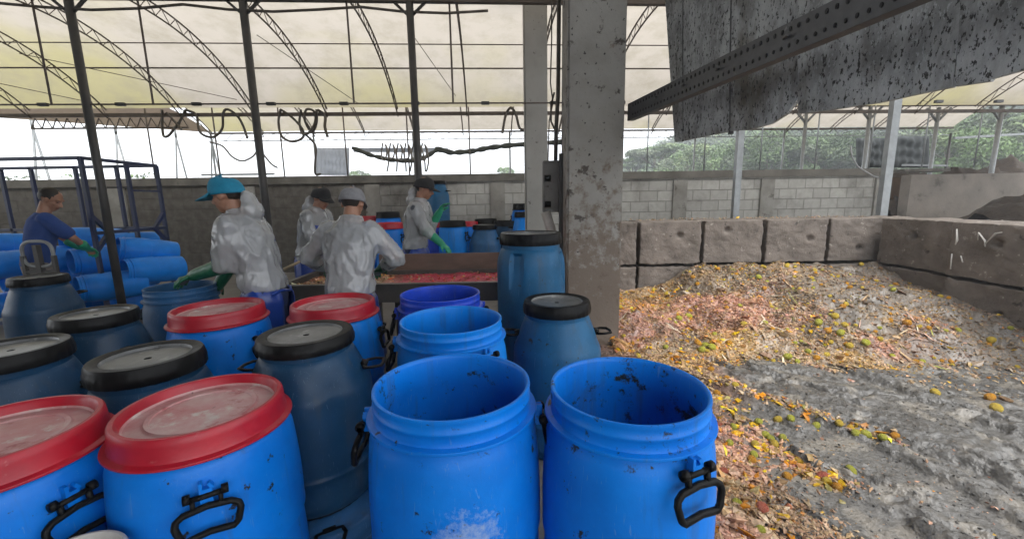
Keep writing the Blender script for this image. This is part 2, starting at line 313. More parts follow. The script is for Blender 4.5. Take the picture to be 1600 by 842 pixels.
M_NET = pm('black_shade_net', (.02, .024, .026), (.035, .04, .04), 3, .8)
M_ROLL = pm('rolled_dark_sheet', (.03, .035, .03), (.06, .065, .05), 6, .7, .006, 18)

def brick_mat():
    m, n, b = nodes('block_masonry'); L = n.links.new
    tc = n.nodes.new('ShaderNodeTexCoord'); sx = n.nodes.new('ShaderNodeSeparateXYZ'); L(tc.outputs['Object'], sx.inputs[0])
    cx = n.nodes.new('ShaderNodeCombineXYZ'); L(sx.outputs['X'], cx.inputs[0]); L(sx.outputs['Z'], cx.inputs[1])
    br = n.nodes.new('ShaderNodeTexBrick'); L(cx.outputs[0], br.inputs['Vector'])
    br.inputs['Scale'].default_value = 1; br.inputs['Brick Width'].default_value = .44; br.inputs['Row Height'].default_value = .25; br.inputs['Mortar Size'].default_value = .012; br.inputs['Mortar Smooth'].default_value = .4
    br.inputs['Color1'].default_value = (.33, .325, .30, 1); br.inputs['Color2'].default_value = (.27, .265, .245, 1); br.inputs['Mortar'].default_value = (.19, .185, .17, 1)
    g = n.nodes.new('ShaderNodeTexNoise'); g.inputs['Scale'].default_value = .9; g.inputs['Detail'].default_value = 8; g.inputs['Roughness'].default_value = .65; L(tc.outputs['Object'], g.inputs['Vector'])
    # dark blotchy tone: heavier along the left of the wall and along its top
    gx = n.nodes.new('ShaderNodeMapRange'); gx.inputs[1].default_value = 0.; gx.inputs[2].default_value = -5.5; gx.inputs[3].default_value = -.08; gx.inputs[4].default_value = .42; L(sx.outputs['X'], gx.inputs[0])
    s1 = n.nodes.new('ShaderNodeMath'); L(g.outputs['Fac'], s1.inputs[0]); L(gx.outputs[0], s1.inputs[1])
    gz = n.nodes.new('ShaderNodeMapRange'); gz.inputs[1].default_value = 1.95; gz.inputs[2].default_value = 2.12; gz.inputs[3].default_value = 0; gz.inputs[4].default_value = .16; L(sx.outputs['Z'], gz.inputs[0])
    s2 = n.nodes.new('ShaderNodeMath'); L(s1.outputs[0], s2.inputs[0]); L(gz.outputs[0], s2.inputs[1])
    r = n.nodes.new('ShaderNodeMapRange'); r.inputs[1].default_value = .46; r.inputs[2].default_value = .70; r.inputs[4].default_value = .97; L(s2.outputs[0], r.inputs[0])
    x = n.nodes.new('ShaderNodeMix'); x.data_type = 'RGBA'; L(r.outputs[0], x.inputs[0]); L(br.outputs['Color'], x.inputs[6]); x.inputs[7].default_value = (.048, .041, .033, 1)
    g2 = n.nodes.new('ShaderNodeTexNoise'); g2.inputs['Scale'].default_value = 7; g2.inputs['Detail'].default_value = 8; L(tc.outputs['Object'], g2.inputs['Vector'])
    r2 = n.nodes.new('ShaderNodeMapRange'); r2.inputs[1].default_value = .4; r2.inputs[2].default_value = .75; r2.inputs[4].default_value = .45; L(g2.outputs['Fac'], r2.inputs[0])
    y = n.nodes.new('ShaderNodeMix'); y.data_type = 'RGBA'; L(r2.outputs[0], y.inputs[0]); L(x.outputs[2], y.inputs[6]); y.inputs[7].default_value = (.16, .15, .135, 1)
    L(y.outputs[2], b.inputs['Base Color']); b.inputs['Roughness'].default_value = .85
    sb = n.nodes.new('ShaderNodeMath'); sb.operation = 'MULTIPLY_ADD'; sb.inputs[1].default_value = -1.5; L(br.outputs['Fac'], sb.inputs[0]); L(g2.outputs['Fac'], sb.inputs[2])
    bn = n.nodes.new('ShaderNodeBump'); bn.inputs['Distance'].default_value = .006; L(sb.outputs[0], bn.inputs['Height']); L(bn.outputs[0], b.inputs['Normal'])
    return m
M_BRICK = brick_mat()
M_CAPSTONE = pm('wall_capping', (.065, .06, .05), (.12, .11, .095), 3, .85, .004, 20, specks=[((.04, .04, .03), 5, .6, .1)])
M_PILASTER = pm('wall_pilaster', (.22, .215, .195), (.14, .13, .115), 3, .85, .004, 20, specks=[((.06, .05, .04), 4, .6, .1)])

def vcol_mat(name, rough=.6, bump=.0, bscale=60, dark=.6):
    m, n, b = nodes(name); L = n.links.new
    at = n.nodes.new('ShaderNodeVertexColor'); at.layer_name = 'Col'
    tc = n.nodes.new('ShaderNodeTexCoord'); a = n.nodes.new('ShaderNodeTexNoise'); a.inputs['Scale'].default_value = bscale; a.inputs['Detail'].default_value = 8; L(tc.outputs['Object'], a.inputs['Vector'])
    r = n.nodes.new('ShaderNodeMapRange'); r.inputs[1].default_value = .3; r.inputs[2].default_value = .7; r.inputs[3].default_value = dark; r.inputs[4].default_value = 1.25; L(a.outputs['Fac'], r.inputs[0])
    mu = n.nodes.new('ShaderNodeVectorMath'); mu.operation = 'SCALE'; L(at.outputs['Color'], mu.inputs[0]); L(r.outputs[0], mu.inputs['Scale']); L(mu.outputs[0], b.inputs['Base Color'])
    b.inputs['Roughness'].default_value = rough
    if bump:
        bn = n.nodes.new('ShaderNodeBump'); bn.inputs['Distance'].default_value = bump; L(a.outputs['Fac'], bn.inputs['Height']); L(bn.outputs[0], b.inputs['Normal'])
    return m
M_SCRAP = vcol_mat('food_scraps', .38, .003, 70)
M_MUSH = vcol_mat('wet_mash', .35, .004, 60)
M_LEAF = vcol_mat('foliage', .6, 0, 3, .8)
M_SLUDGE = vcol_mat('grey_sludge', .30, .012, 38, .7)
M_GROUND = pm('damp_yard_ground', (.09, .082, .074), (.14, .13, .12), 1.3, .7, .006, 14, specks=[((.05, .045, .04), 3, .6, .1)])
M_SOIL = pm('dark_compost', (.028, .02, .015), (.05, .036, .026), 5, .9, .02, 14)
M_BLOCK = pm('cast_concrete_block', (.175, .148, .128), (.105, .088, .075), 4, .85, .009, 40, specks=[((.30, .27, .24), 14, .62, .06), ((.05, .042, .036), 9, .62, .05), ((.035, .03, .026), 40, .66, .04)])
M_BARK = pm('bark', (.07, .055, .04), (.11, .09, .07), 8, .9, .02, 12)
M_CHALK = pm('white_paint_smear', (.62, .60, .56), (.45, .42, .38), 30, .8, .001, 60)
M_WIRE = pm('grey_cable', (.3, .3, .3), (.25, .25, .25), 5, .5)
def panel_mat():
    return pm('corroded_panel', (.20, .205, .20), (.42, .43, .425), 7, .6, .005, 60, detail=14, lo=.40, hi=.62, stretch=(1, 1, .45),
              specks=[((.36, .38, .375), 55, .56, .05), ((.10, .088, .065), 2.2, .54, .14), ((.025, .024, .022), 60, .565, .03), ((.13, .06, .03), 1.5, .69, .06), ((.02, .019, .018), 13, .64, .04)])
M_PANEL = panel_mat()
M_BEAM = pm('black_steel_channel', (.022, .022, .024), (.05, .05, .052), 7, .45, .001, 40, specks=[((.12, .12, .12), 15, .64, .06)])

# ================================================================== SETTING
g = MB(); n_ = 48; g.add([(600 * math.cos(2 * math.pi * k / n_), 600 * math.sin(2 * math.pi * k / n_) + 100, 0) for k in range(n_)], [tuple(range(n_))])
struct(g.build('ground', M_GROUND))

# ------------------------------------------------------------------ sludge yard on the right
BACK = 5.62                                      # front face of the block row
def px_line(pts, f): return [f(*p) for p in pts]
_bk = [(965, 455), (1000, 458), (1040, 452), (1090, 430), (1150, 420), (1220, 412), (1290, 414), (1400, 416), (1450, 424), (1500, 440), (1540, 470), (1600, 500)]
_bx, _bh = zip(*[(p.x, p.z) for p in (at_y(x, y, BACK - .1) for x, y in _bk)])
_ft = [(930, 520), (965, 556), (1090, 572), (1180, 562), (1300, 577), (1400, 580), (1500, 572), (1600, 580), (1700, 590)]
_fx, _fy = zip(*[(p.x, p.y) for p in (at_z(x, y, 0.03) for x, y in _ft)])
RIDGE1 = [at_z(x, y, .0) for x, y in [(1090, 600), (1150, 622), (1250, 655), (1330, 690), (1400, 720), (1480, 762), (1560, 805), (1640, 860)]]
RIDGE2 = [at_z(x, y, .0) for x, y in [(1280, 740), (1330, 775), (1400, 815), (1450, 850), (1520, 900)]]
RIDGE3 = [at_z(x, y, .0) for x, y in [(1330, 590), (1400, 612), (1480, 650), (1600, 690), (1700, 720)]]
RIDGE4 = [at_z(x, y, .0) for x, y in [(1400, 690), (1460, 720), (1540, 745), (1640, 800)]]
def side_dist(line, X, Y):
    best = np.full(X.shape, 9.); sg = np.zeros(X.shape)
    for a, b in zip(line[:-1], line[1:]):
        dx, dy = b.x - a.x, b.y - a.y; L2 = dx * dx + dy * dy
        t = np.clip(((X - a.x) * dx + (Y - a.y) * dy) / L2, 0, 1); ex, ey = X - a.x - t * dx, Y - a.y - t * dy
        d = np.hypot(ex, ey); m = d < best; best = np.where(m, d, best); sg = np.where(m, np.sign(dx * (Y - a.y) - dy * (X - a.x)), sg)
    return best, sg
def sludge_h(X, Y):
    # long furrows run from the back left to the front right
    u = X * .80 - Y * .60; v = X * .60 + Y * .80
    wv = v + .25 * fbm(u * 1.1, v * 1.1, 3, 5)
    h = .010 + .06 * (fbm(u * .7 + 3, wv * 1.8, 5, 3) - .45) + .034 * (fbm(u * 2.2, wv * 5.5, 4, 21) - .5) + .018 * (fbm(X * 13, Y * 13, 4, 31) - .5) + .024 * (fbm(X * 34, Y * 34, 2, 39) - .5) + .03 * np.clip(fbm(u * 5 + 7, wv * 8, 4, 66) - .5, 0, 1)
    rg = 1 - np.abs(2 * fbm(u * 1.5 + 9, wv * 3.6, 4, 44) - 1); h = h - .055 * np.clip(rg - .86, 0, 1) / .14
    for ln, st in ((RIDGE1, .085), (RIDGE2, .10), (RIDGE3, .05), (RIDGE4, .06)):
        d, s = side_dist(ln, X + .06 * (fbm(X * 5, Y * 5, 4, 9) - .5), Y + .10 * (fbm(X * 5 + 40, Y * 5, 4, 8) - .5))
        fall = np.exp(-(d / .30) ** 2); h = h + np.where(s > 0, .5, -.8) * st * fall * np.clip(d / .03, 0, 1) * np.clip(2.2 * fbm(X * 2.1 + st * 99, Y * 2.1, 3, 13) - .45, 0, 1)
    return np.maximum(h + .03, .004 + .004 * fbm(X * 20, Y * 20, 2, 3)) + .010
def heap_h(X, Y):
    yf = np.interp(X, _fx, _fy); hb = np.interp(X, _bx, _bh)
    t = np.clip((Y - yf) / np.maximum(BACK - .1 - yf, .1), 0, 1)
    sh = t ** .72 * (1 - .12 * np.sin(t * 6 + X * 2))
    h = hb * sh
    h = h + (t > 0) * np.minimum(t * 6, 1) * (.16 * (fbm(X * 2.4, Y * 2.4, 4, 61) - .5) + .10 * (fbm(X * 9, Y * 9, 4, 71) - .5) + .035)
    # litter strip beside the drums, running down towards the camera
    return np.where(t > 0, h, -.05)
def grid(x0, x1, y0, y1, st, f, mask=None):
    nx = int((x1 - x0) / st) + 1; ny = int((y1 - y0) / st) + 1
    X, Y = np.meshgrid(np.linspace(x0, x1, nx), np.linspace(y0, y1, ny)); Z = f(X, Y)
    V = np.stack([X, Y, Z], -1).reshape(-1, 3); I = np.arange(nx * ny).reshape(ny, nx)
    F = np.stack([I[:-1, :-1], I[:-1, 1:], I[1:, 1:], I[1:, :-1]], -1).reshape(-1, 4)
    if mask is not None:
        k = mask(X, Y).ravel(); F = F[k[F].all(1)]
    return V, F
def np_mesh(name, V, F, C=None, smooth=True):
    me = bpy.data.meshes.new(name); me.from_pydata(V.tolist(), [], F.tolist())
    if smooth: me.polygons.foreach_set('use_smooth', [True] * len(me.polygons))
    if C is not None:
        ca = me.color_attributes.new('Col', 'FLOAT_COLOR', 'POINT'); a = np.ones((len(V), 4), 'f'); a[:, :3] = C; ca.data.foreach_set('color', a.ravel())
    me.update(); return me
V, F = grid(.55, 6.2, .75, 5.7, .0125, sludge_h, lambda X, Y: (X > .62 + .0 * Y) & (Y < 5.68))
sc_ = fbm(V[:, 0] * 1.6, V[:, 1] * 1.6, 5, 90); sd_ = fbm(V[:, 0] * 7, V[:, 1] * 7, 5, 95)
sf_ = vnoise(V[:, 0] * 45, V[:, 1] * 45, 7)[:, None]; C = np.array([.108, .103, .096])[None] * (.62 + .6 * sc_[:, None]) * (.80 + .4 * sf_) * (.75 + .5 * fbm(V[:, 0] * 5, V[:, 1] * 9, 4, 55)[:, None])
m_ = np.clip((sd_ - .56) / .12, 0, 1)[:, None] * .6; C = C * (1 - m_) + np.array([.24, .215, .18])[None] * m_
lit = np.clip(1 - (V[:, 0] - (.86 + .42 * (V[:, 1] - 1.3))) / .35, 0, 1) * np.clip((fbm(V[:, 0] * 4, V[:, 1] * 4, 4, 12) - .25) / .3, 0, 1)
lit = lit[:, None]; C = C * (1 - lit) + np.array([.21, .135, .105])[None] * lit * (.6 + .8 * sd_[:, None]) + 0
struct(link('yard_surface', np_mesh('yard_surface', V, F, C), M_SLUDGE))

# ------------------------------------------------------------------ scraps
PAL = np.array([1.06, .97, .84])[None] * np.array([[.42, .32, .19], [.48, .40, .28], [.53, .46, .36], [.47, .28, .23], [.56, .38, .33], [.36, .24, .19], [.62, .30, .05], [.60, .42, .05], [.30, .34, .07], [.17, .09, .05], [.66, .62, .54], [.40, .30, .20], [.09, .07, .05], [.50, .12, .08]])
def zone_colour(P):
    x, y = P[:, 0], P[:, 1]; a = np.clip((fbm(x * 1.3 + 2, y * 1.3, 3, 33) - .46) / .12, 0, 1)[:, None]; b = np.clip((fbm(x * 2.2 + 5, y * 2.2, 3, 38) - .50) / .12, 0, 1)[:, None]; g = np.clip((fbm(x * 1.7 + 11, y * 1.7, 4, 47) - .48 + .16 * (x - 2.9)) / .14, 0, 1)[:, None]; d = np.clip((fbm(x * 7, y * 7, 3, 57) - .5) / .15, 0, 1)[:, None]
    c = np.array([.43, .32, .22])[None] * (1 - a) + np.array([.54, .31, .25])[None] * a; c = c * (1 - .4 * b) + np.array([.58, .34, .08])[None] * .4 * b; c = c * (1 - .55 * d) + np.array([.15, .10, .06])[None] * .55 * d
    return c * (1 - .8 * g) + np.array([.19, .165, .14])[None] * .8 * g
def scraps(P, N, size, prob, seed, tone=None, mixz=.62):
    """P Nx3 places, N normals -> vertices, faces, colours of many small bent flakes, strips and crumbs."""
    r = np.random.RandomState(seed); n = len(P)
    base = np.array([[1, 0, 0], [0, 1, 0], [-1, 0, 0], [0, -1, 0], [0, 0, 1], [0, 0, -1]], float)
    tri = np.array([[0, 1, 4], [1, 2, 4], [2, 3, 4], [3, 0, 4], [1, 0, 5], [2, 1, 5], [3, 2, 5], [0, 3, 5]])
    V = base[None] * (1 + .5 * (r.rand(n, 6, 1) - .5)) + .25 * (r.rand(n, 6, 3) - .5)
    s = size * (.45 + 1.1 * r.rand(n, 1) ** 2); asp = np.stack([1 + 1.0 * r.rand(n) ** 3, .5 + .5 * r.rand(n), .25 + .5 * r.rand(n) ** 2], -1)
    V = V * (s * asp)[:, None, :]
    a, b, c = r.rand(n) * 6.283, (r.rand(n) - .5) * 1.5, (r.rand(n) - .5) * 1.5
    ca, sa = np.cos(a), np.sin(a); cb, sb = np.cos(b), np.sin(b); cc, s_c = np.cos(c), np.sin(c)
    Rz = np.zeros((n, 3, 3)); Rz[:, 0, 0] = ca; Rz[:, 0, 1] = -sa; Rz[:, 1, 0] = sa; Rz[:, 1, 1] = ca; Rz[:, 2, 2] = 1
    Rx = np.zeros((n, 3, 3)); Rx[:, 0, 0] = 1; Rx[:, 1, 1] = cb; Rx[:, 1, 2] = -sb; Rx[:, 2, 1] = sb; Rx[:, 2, 2] = cb
    Ry = np.zeros((n, 3, 3)); Ry[:, 1, 1] = 1; Ry[:, 0, 0] = cc; Ry[:, 0, 2] = s_c; Ry[:, 2, 0] = -s_c; Ry[:, 2, 2] = cc
    V = np.einsum('nij,nkj->nki', Rz @ Rx @ Ry, V) + P[:, None, :] + np.array([0, 0, 1.])[None, None] * (s * .02)[:, None]
    ci = r.choice(len(PAL), n, p=np.array(prob) / np.sum(prob)); C = PAL[ci] * (.65 + .6 * r.rand(n, 1))
    C = C * np.clip(.05 + 1.85 * fbm(P[:, 0] * 8, P[:, 1] * 8, 3, 23), .25, 1.45)[:, None]
    zc = zone_colour(P); k_ = mixz * (ci != 6)[:, None] * (ci != 7)[:, None]; C = C * (1 - k_) + zc * k_ * (.6 + .8 * r.rand(n, 1))
    if tone is not None: C = C * tone
    mC = C.mean(1, keepdims=True); C = np.clip(mC + (C - mC) * 1.3, .005, .85) * .88
    F = (tri[None] + (np.arange(n) * 6)[:, None, None]).reshape(-1, 3)
    return V.reshape(-1, 3), F, np.repeat(C, 6, 0)
class Acc:
    def __init__(s): s.V = []; s.F = []; s.C = []; s.n = 0
    def add(s, V, F, C):
        s.V.append(V); s.F.append(F + s.n if len(F) else F); s.C.append(C); s.n += len(V)
    def mesh(s, name):
        me = bpy.data.meshes.new(name); fs = [list(map(int, f)) for F in s.F for f in F]
        V = np.concatenate(s.V); me.from_pydata(V.tolist(), [], fs)
        ca = me.color_attributes.new('Col', 'FLOAT_COLOR', 'POINT'); a = np.ones((len(V), 4), 'f'); a[:, :3] = np.concatenate(s.C); ca.data.foreach_set('color', a.ravel()); me.update(); return me
top_h = lambda X, Y: np.maximum(heap_h(X, Y), sludge_h(X, Y))
V, F = grid(.8, 5.1, 3.3, BACK, .03, heap_h, lambda X, Y: (heap_h(X, Y) > -.04) & (X > .95))
c_ = fbm(V[:, 0] * 3, V[:, 1] * 3, 5, 17)[:, None]; c2 = fbm(V[:, 0] * 12, V[:, 1] * 12, 4, 19)[:, None]
grey = np.clip((V[:, 0:1] - 2.9) / 1.4, 0, 1) * .8
C = zone_colour(V) * (.25 + .8 * c2); C = C * (1 - grey) + np.array([.17, .15, .13])[None] * grey * (.6 + .8 * c2)
acc = Acc(); acc.add(V, F, C)
PR_STRAW = [9, 9, 7, 4, 4, 4, 1.2, 1.6, 1.4, 3, 1.6, 6, 2, .3]; PR_PINK = [2, 3, 3, 8, 9, 4, .3, .4, .3, 2, 1.4, 3, 1, .5]; PR_GREY = [2, 2, 2, 1, 1, 3, .5, .8, .5, 4, 1, 6, 6, .2]
PR_ORANGE = [1, 1, 1, .5, 1, 1, 8, 5, 1, 2, 1, 1, .5, 2]; PR_YEL = [1, 2, 1, .3, .3, .5, 2, 8, 6, 1, 1, 1, .5, .3]; PR_DARK = [0, 0, 0, .5, 0, 2, .5, .3, 1.5, 4, .6, 2, 5, .6]
def heap_points(n, xr, seed, cond=None):
    r = np.random.RandomState(seed); X = xr[0] + (xr[1] - xr[0]) * r.rand(n); yf = np.interp(X, _fx, _fy); t = r.rand(n) ** 1.1 * 1.04 - .04
    Y = yf + (BACK - .06 - yf) * t
    if cond is not None: k = cond(X, Y); X, Y = X[k], Y[k]
    k = X > 1.0 - .05 * (Y - 4); X, Y = X[k], Y[k]
    return np.stack([X, Y, top_h(X, Y)], -1)
pinkz = lambda X, Y: fbm(X * 1.3 + 2, Y * 1.3, 3, 33)
for k, (n, xr, size, pr, sd, cond, tone) in enumerate([
        (17000, (.95, 3.4), .0145, PR_STRAW, 1, None, 1), (10000, (1.6, 3.6), .0155, PR_PINK, 2, lambda X, Y: pinkz(X, Y) > .5, 1), (5000, (2.7, 5.0), .0145, PR_GREY, 3, None, .9), (4200, (2.4, 5.0), .015, PR_STRAW, 4, lambda X, Y: fbm(X * 2, Y * 2, 3, 36) > .5, 1), (7000, (.95, 5.0), .0085, PR_STRAW, 5, None, 1), (1500, (.95, 2.2), .022, PR_ORANGE, 6, lambda X, Y: fbm(X * 2.2 + 5, Y * 2.2, 3, 38) > .50, 1), (900, (1.2, 4.6), .020, PR_YEL, 7, lambda X, Y: fbm(X * 2.6 + 1, Y * 2.6, 3, 41) > .54, 1), (500, (1., 4.), .03, PR_PINK, 8, lambda X, Y: pinkz(X, Y) > .48, 1), (450, (1., 4.8), .026, PR_DARK, 9, None, 1), (260, (1., 4.4), .042, PR_PINK, 10, None, .85)]):
    acc.add(*scraps(heap_points(n, xr, sd, cond), None, size, pr, sd, tone))
# long leaf strips, husks and stalks thrown across the heap
r_ = np.random.RandomState(77)
for P in heap_points(80, (.95, 4.2), 78):
    a = r_.rand() * 6.28; L = .05 + .11 * r_.rand() ** 2; wd = .004 + .008 * r_.rand(); d = np.array([math.cos(a), math.sin(a), 0]); s = np.array([-d[1], d[0], 0])
    pts = []
    for q in range(5):
        u = q / 4 - .5; xy = P + d * L * u * 2; z = max(float(top_h(xy[0:1], xy[1:2])[0]), P[2] - .03) + .012 + .02 * math.cos(u * 3.1) * r_.rand()
        w_ = wd * (1 - (2 * u) ** 2 * .7); pts += [[*(xy + s * w_)[:2], z], [*(xy - s * w_)[:2], z + .008 * (r_.rand() - .5)]]
    Vq = np.array(pts); Fq = np.array([[2 * q, 2 * q + 1, 2 * q + 3, 2 * q + 2] for q in range(4)])
    acc.add(Vq, Fq, np.repeat((PAL[r_.choice([0, 1, 2, 8, 10, 11, 4])] * (.7 + .5 * r_.rand()))[None], 10, 0))
o = link('food_waste_heap', acc.mesh('food_waste_heap'), M_SCRAP); tag(o, 'heap of mixed straw coloured and pink food waste against the concrete blocks', 'food waste', kind='stuff')

# litter strips nearer the camera, along the drums and in the ruts
acc = Acc()
def litter(poly, n, sp, size, pr, sd, tone=1):
    r = np.random.RandomState(sd); L = [at_z(x, y, .02) for x, y in poly]; i = r.randint(0, len(L) - 1, n); t = r.rand(n)
    X = np.array([L[a].x for a in i]) * (1 - t) + np.array([L[a + 1].x for a in i]) * t + r.randn(n) * sp; Y = np.array([L[a].y for a in i]) * (1 - t) + np.array([L[a + 1].y for a in i]) * t + r.randn(n) * sp
    k = (X > .75) & (Y > .8) & (X < 5) & (Y < 5); X, Y = X[k], Y[k]
    acc.add(*scraps(np.stack([X, Y, sludge_h(X, Y)], -1), None, size, pr, sd, tone))
litter([(1010, 560), (1090, 590), (1130, 640)], 900, .07, .018, PR_STRAW, 201)
litter([(1120, 600), (1200, 632), (1280, 655), (1400, 692)], 420, .045, .016, PR_STRAW, 202)
litter([(1120, 680), (1150, 780), (1180, 900)], 4200, .11, .015, PR_PINK, 203); litter([(1110, 660), (1160, 760), (1200, 880)], 280, .12, .026, PR_ORANGE, 213); litter([(1090, 590), (1150, 650), (1230, 720), (1320, 765)], 260, .06, .026, PR_YEL, 214); litter([(1120, 600), (1260, 650), (1400, 690)], 120, .04, .026, PR_ORANGE, 215); litter([(1115, 700), (1170, 850)], 160, .10, .034, [0, 0, 3, 0, 1, 0, 0, 0, 0, 1, 4, 1, 0, 0], 216)
litter([(1110, 650), (1190, 690), (1260, 735), (1330, 765)], 900, .05, .014, PR_STRAW, 204)
litter([(1130, 760), (1220, 800), (1300, 860)], 2200, .09, .011, PR_PINK, 205)
litter([(1130, 730), (1160, 830)], 500, .08, .016, PR_STRAW, 206)
litter([(1300, 585), (1500, 590), (1600, 585)], 220, .12, .016, PR_GREY, 207)
litter([(1400, 600), (1600, 630)], 70, .06, .016, PR_STRAW, 208)
litter([(1150, 620), (1590, 820)], 500, .35, .008, PR_GREY, 209)
r_ = np.random.RandomState(321); X = .95 + 4.2 * r_.rand(12000); Y = 1.0 + 3.6 * r_.rand(12000); k = (fbm(X * 3, Y * 3, 4, 77) > .44) & (Y < np.interp(X, _fx, _fy) + .1); X, Y = X[k], Y[k]
Vg, Fg, Cg = scraps(np.stack([X, Y, sludge_h(X, Y)], -1), None, .0075, PR_GREY, 322); Cg = np.repeat((.03 + .15 * r_.rand(len(X), 1) ** 2) * np.array([[1, .96, .9]]), 6, 0); acc.add(Vg, Fg, Cg)
o = link('scattered_food_scraps', acc.mesh('scattered_food_scraps'), M_SCRAP); tag(o, 'crumbs and peelings trodden into the grey yard in front of the heap', 'food scraps', kind='stuff')

# ------------------------------------------------------------------ single fruits
def fruit_mesh(name, mat, seed, sq=.9, half=False):
    bm = bmesh.new(); bmesh.ops.create_icosphere(bm, subdivisions=3, radius=1)
    for v in bm.verts:
        p = v.co.copy(); k = 1 + .07 * mnoise.noise(p * 1.7 + Vector((seed, 0, 0))) + .02 * mnoise.noise(p * 6 + Vector((0, seed, 0)))
        v.co = p * k; v.co.z *= sq
        if half and v.co.z > .05: v.co.z = .05 - .25 * max(0, .8 - math.hypot(v.co.x, v.co.y))
        d = Vector((0, 0, .9)) - v.co; 
        if not half and d.length < .3: v.co.z -= .12 * (1 - d.length / .3)
    me = bpy.data.meshes.new(name); bm.to_mesh(me); bm.free(); me.polygons.foreach_set('use_smooth', [True] * len(me.polygons)); me.materials.append(mat); return me
M_OR = pm('orange_peel', (.72, .28, .012), (.78, .40, .03), 3, .45, .02, 30, specks=[((.25, .14, .04), 4, .66, .08)])
M_LI = pm('lime_peel', (.48, .52, .05), (.62, .56, .08), 3, .42, .02, 26, specks=[((.2, .15, .04), 4, .64, .08)])
M_YE = pm('yellow_peel', (.78, .55, .04), (.70, .50, .08), 3, .45, .02, 26, specks=[((.3, .2, .06), 4, .62, .08)])
M_BR = pm('rotten_rind', (.30, .16, .07), (.45, .28, .14), 3, .6, .05, 10, specks=[((.09, .05, .03), 4, .6, .08)])
M_TO = pm('tomato_flesh', (.55, .09, .05), (.62, .2, .12), 4, .35, .04, 8)
FR = {'orange': [fruit_mesh('orange', M_OR, i) for i in range(2)], 'lime': [fruit_mesh('lime', M_LI, 7 + i, .85) for i in range(2)], 'lemon': [fruit_mesh('lemon', M_YE, 17 + i, .85) for i in range(2)], 'melon_rind': [fruit_mesh('melon_rind', M_BR, 31, .7, True)], 'tomato': [fruit_mesh('tomato', M_TO, 41, .7)]}
def fruit(kind, x, y, rad, where, zo=.2):
    if kind == 'half': kind = 'melon_rind'
    o = bpy.data.objects.new(kind, rng.choice(FR[kind])); COL.objects.link(o)
    z = float(top_h(np.array([x]), np.array([y]))[0]); o.location = (x, y, z + rad * zo); o.scale = (rad * rng.uniform(.9, 1.25), rad, rad); o.rotation_euler = (rng.uniform(-.8, .8), rng.uniform(-.8, .8), rng.uniform(0, 6.28))
    nm = {'orange': 'orange', 'lime': 'yellow green lime', 'lemon': 'yellow lemon', 'melon_rind': 'brown hollow fruit rind', 'tomato': 'squashed red tomato'}[kind]
    tag(o, {'heap': f'round {nm} lying on the food waste heap', 'yard': f'{nm} lying on the grey yard in front of the heap', 'strip': f'{nm} among the litter strip beside the blue drums'}[where], 'fruit', f'{kind.replace("_", " ")}s on the ' + {'heap': 'waste heap', 'yard': 'grey yard', 'strip': 'litter strip'}[where])
rng.seed(3)
for P in heap_points(170, (1.0, 4.9), 501):
    fruit(rng.choice(['orange'] * 4 + ['lemon'] * 5 + ['lime'] * 3 + ['melon_rind']), P[0], P[1], rng.uniform(.016, .029), 'heap')
for (x, y) in [(1090, 545), (1102, 546), (1112, 550), (1096, 553), (1290, 545), (1310, 548), (1275, 540), (1325, 556), (1230, 560), (1412, 540), (1545, 552), (1300, 535), (1316, 540), (1350, 558), (1160, 536), (1540, 492), (1180, 500), (1060, 520), (1075, 515)]:
    p = at_z(x, y, .06); fruit(rng.choice(['orange', 'lemon', 'lime']), p.x, p.y, .036, 'heap', .5)
for (x, y, k) in [(1460, 621, 'lemon'), (1545, 630, 'orange'), (1555, 646, 'lemon'), (1570, 632, 'half'), (1185, 660, 'lime'), (1215, 655, 'lemon'), (1235, 660, 'lime'), (1275, 664, 'lime'), (1310, 670, 'lemon'), (1337, 680, 'lime'), (1378, 689, 'lime'), (1398, 683, 'orange'), (1353, 680, 'lime'), (1330, 733, 'lime'), (1308, 758, 'orange'), (1230, 742, 'orange')]:
    p = at_z(x, y, .03); fruit(k, p.x, p.y, .034 if y < 650 else .027, 'yard', .35)
for (x, y, k) in [(1196, 678, 'lime'), (1205, 684, 'lime'), (1222, 686, 'lime'), (1210, 692, 'lemon'), (1180, 692, 'lemon'), (1178, 708, 'lime'), (1175, 716, 'orange'), (1146, 668, 'lime'), (1140, 692, 'lime'), (1152, 784, 'lime'), (1190, 803, 'tomato'), (1113, 828, 'orange'), (1188, 826, 'lime'), (1285, 742, 'tomato'), (1292, 750, 'lemon'), (1130, 736, 'tomato'), (1135, 600, 'orange'), (1120, 612, 'orange'), (1148, 612, 'lemon'), (1110, 585, 'orange')]:
    p = at_z(x, y, .03); fruit(k, p.x, p.y, .025 if k != 'tomato' else .03, 'strip', .35)

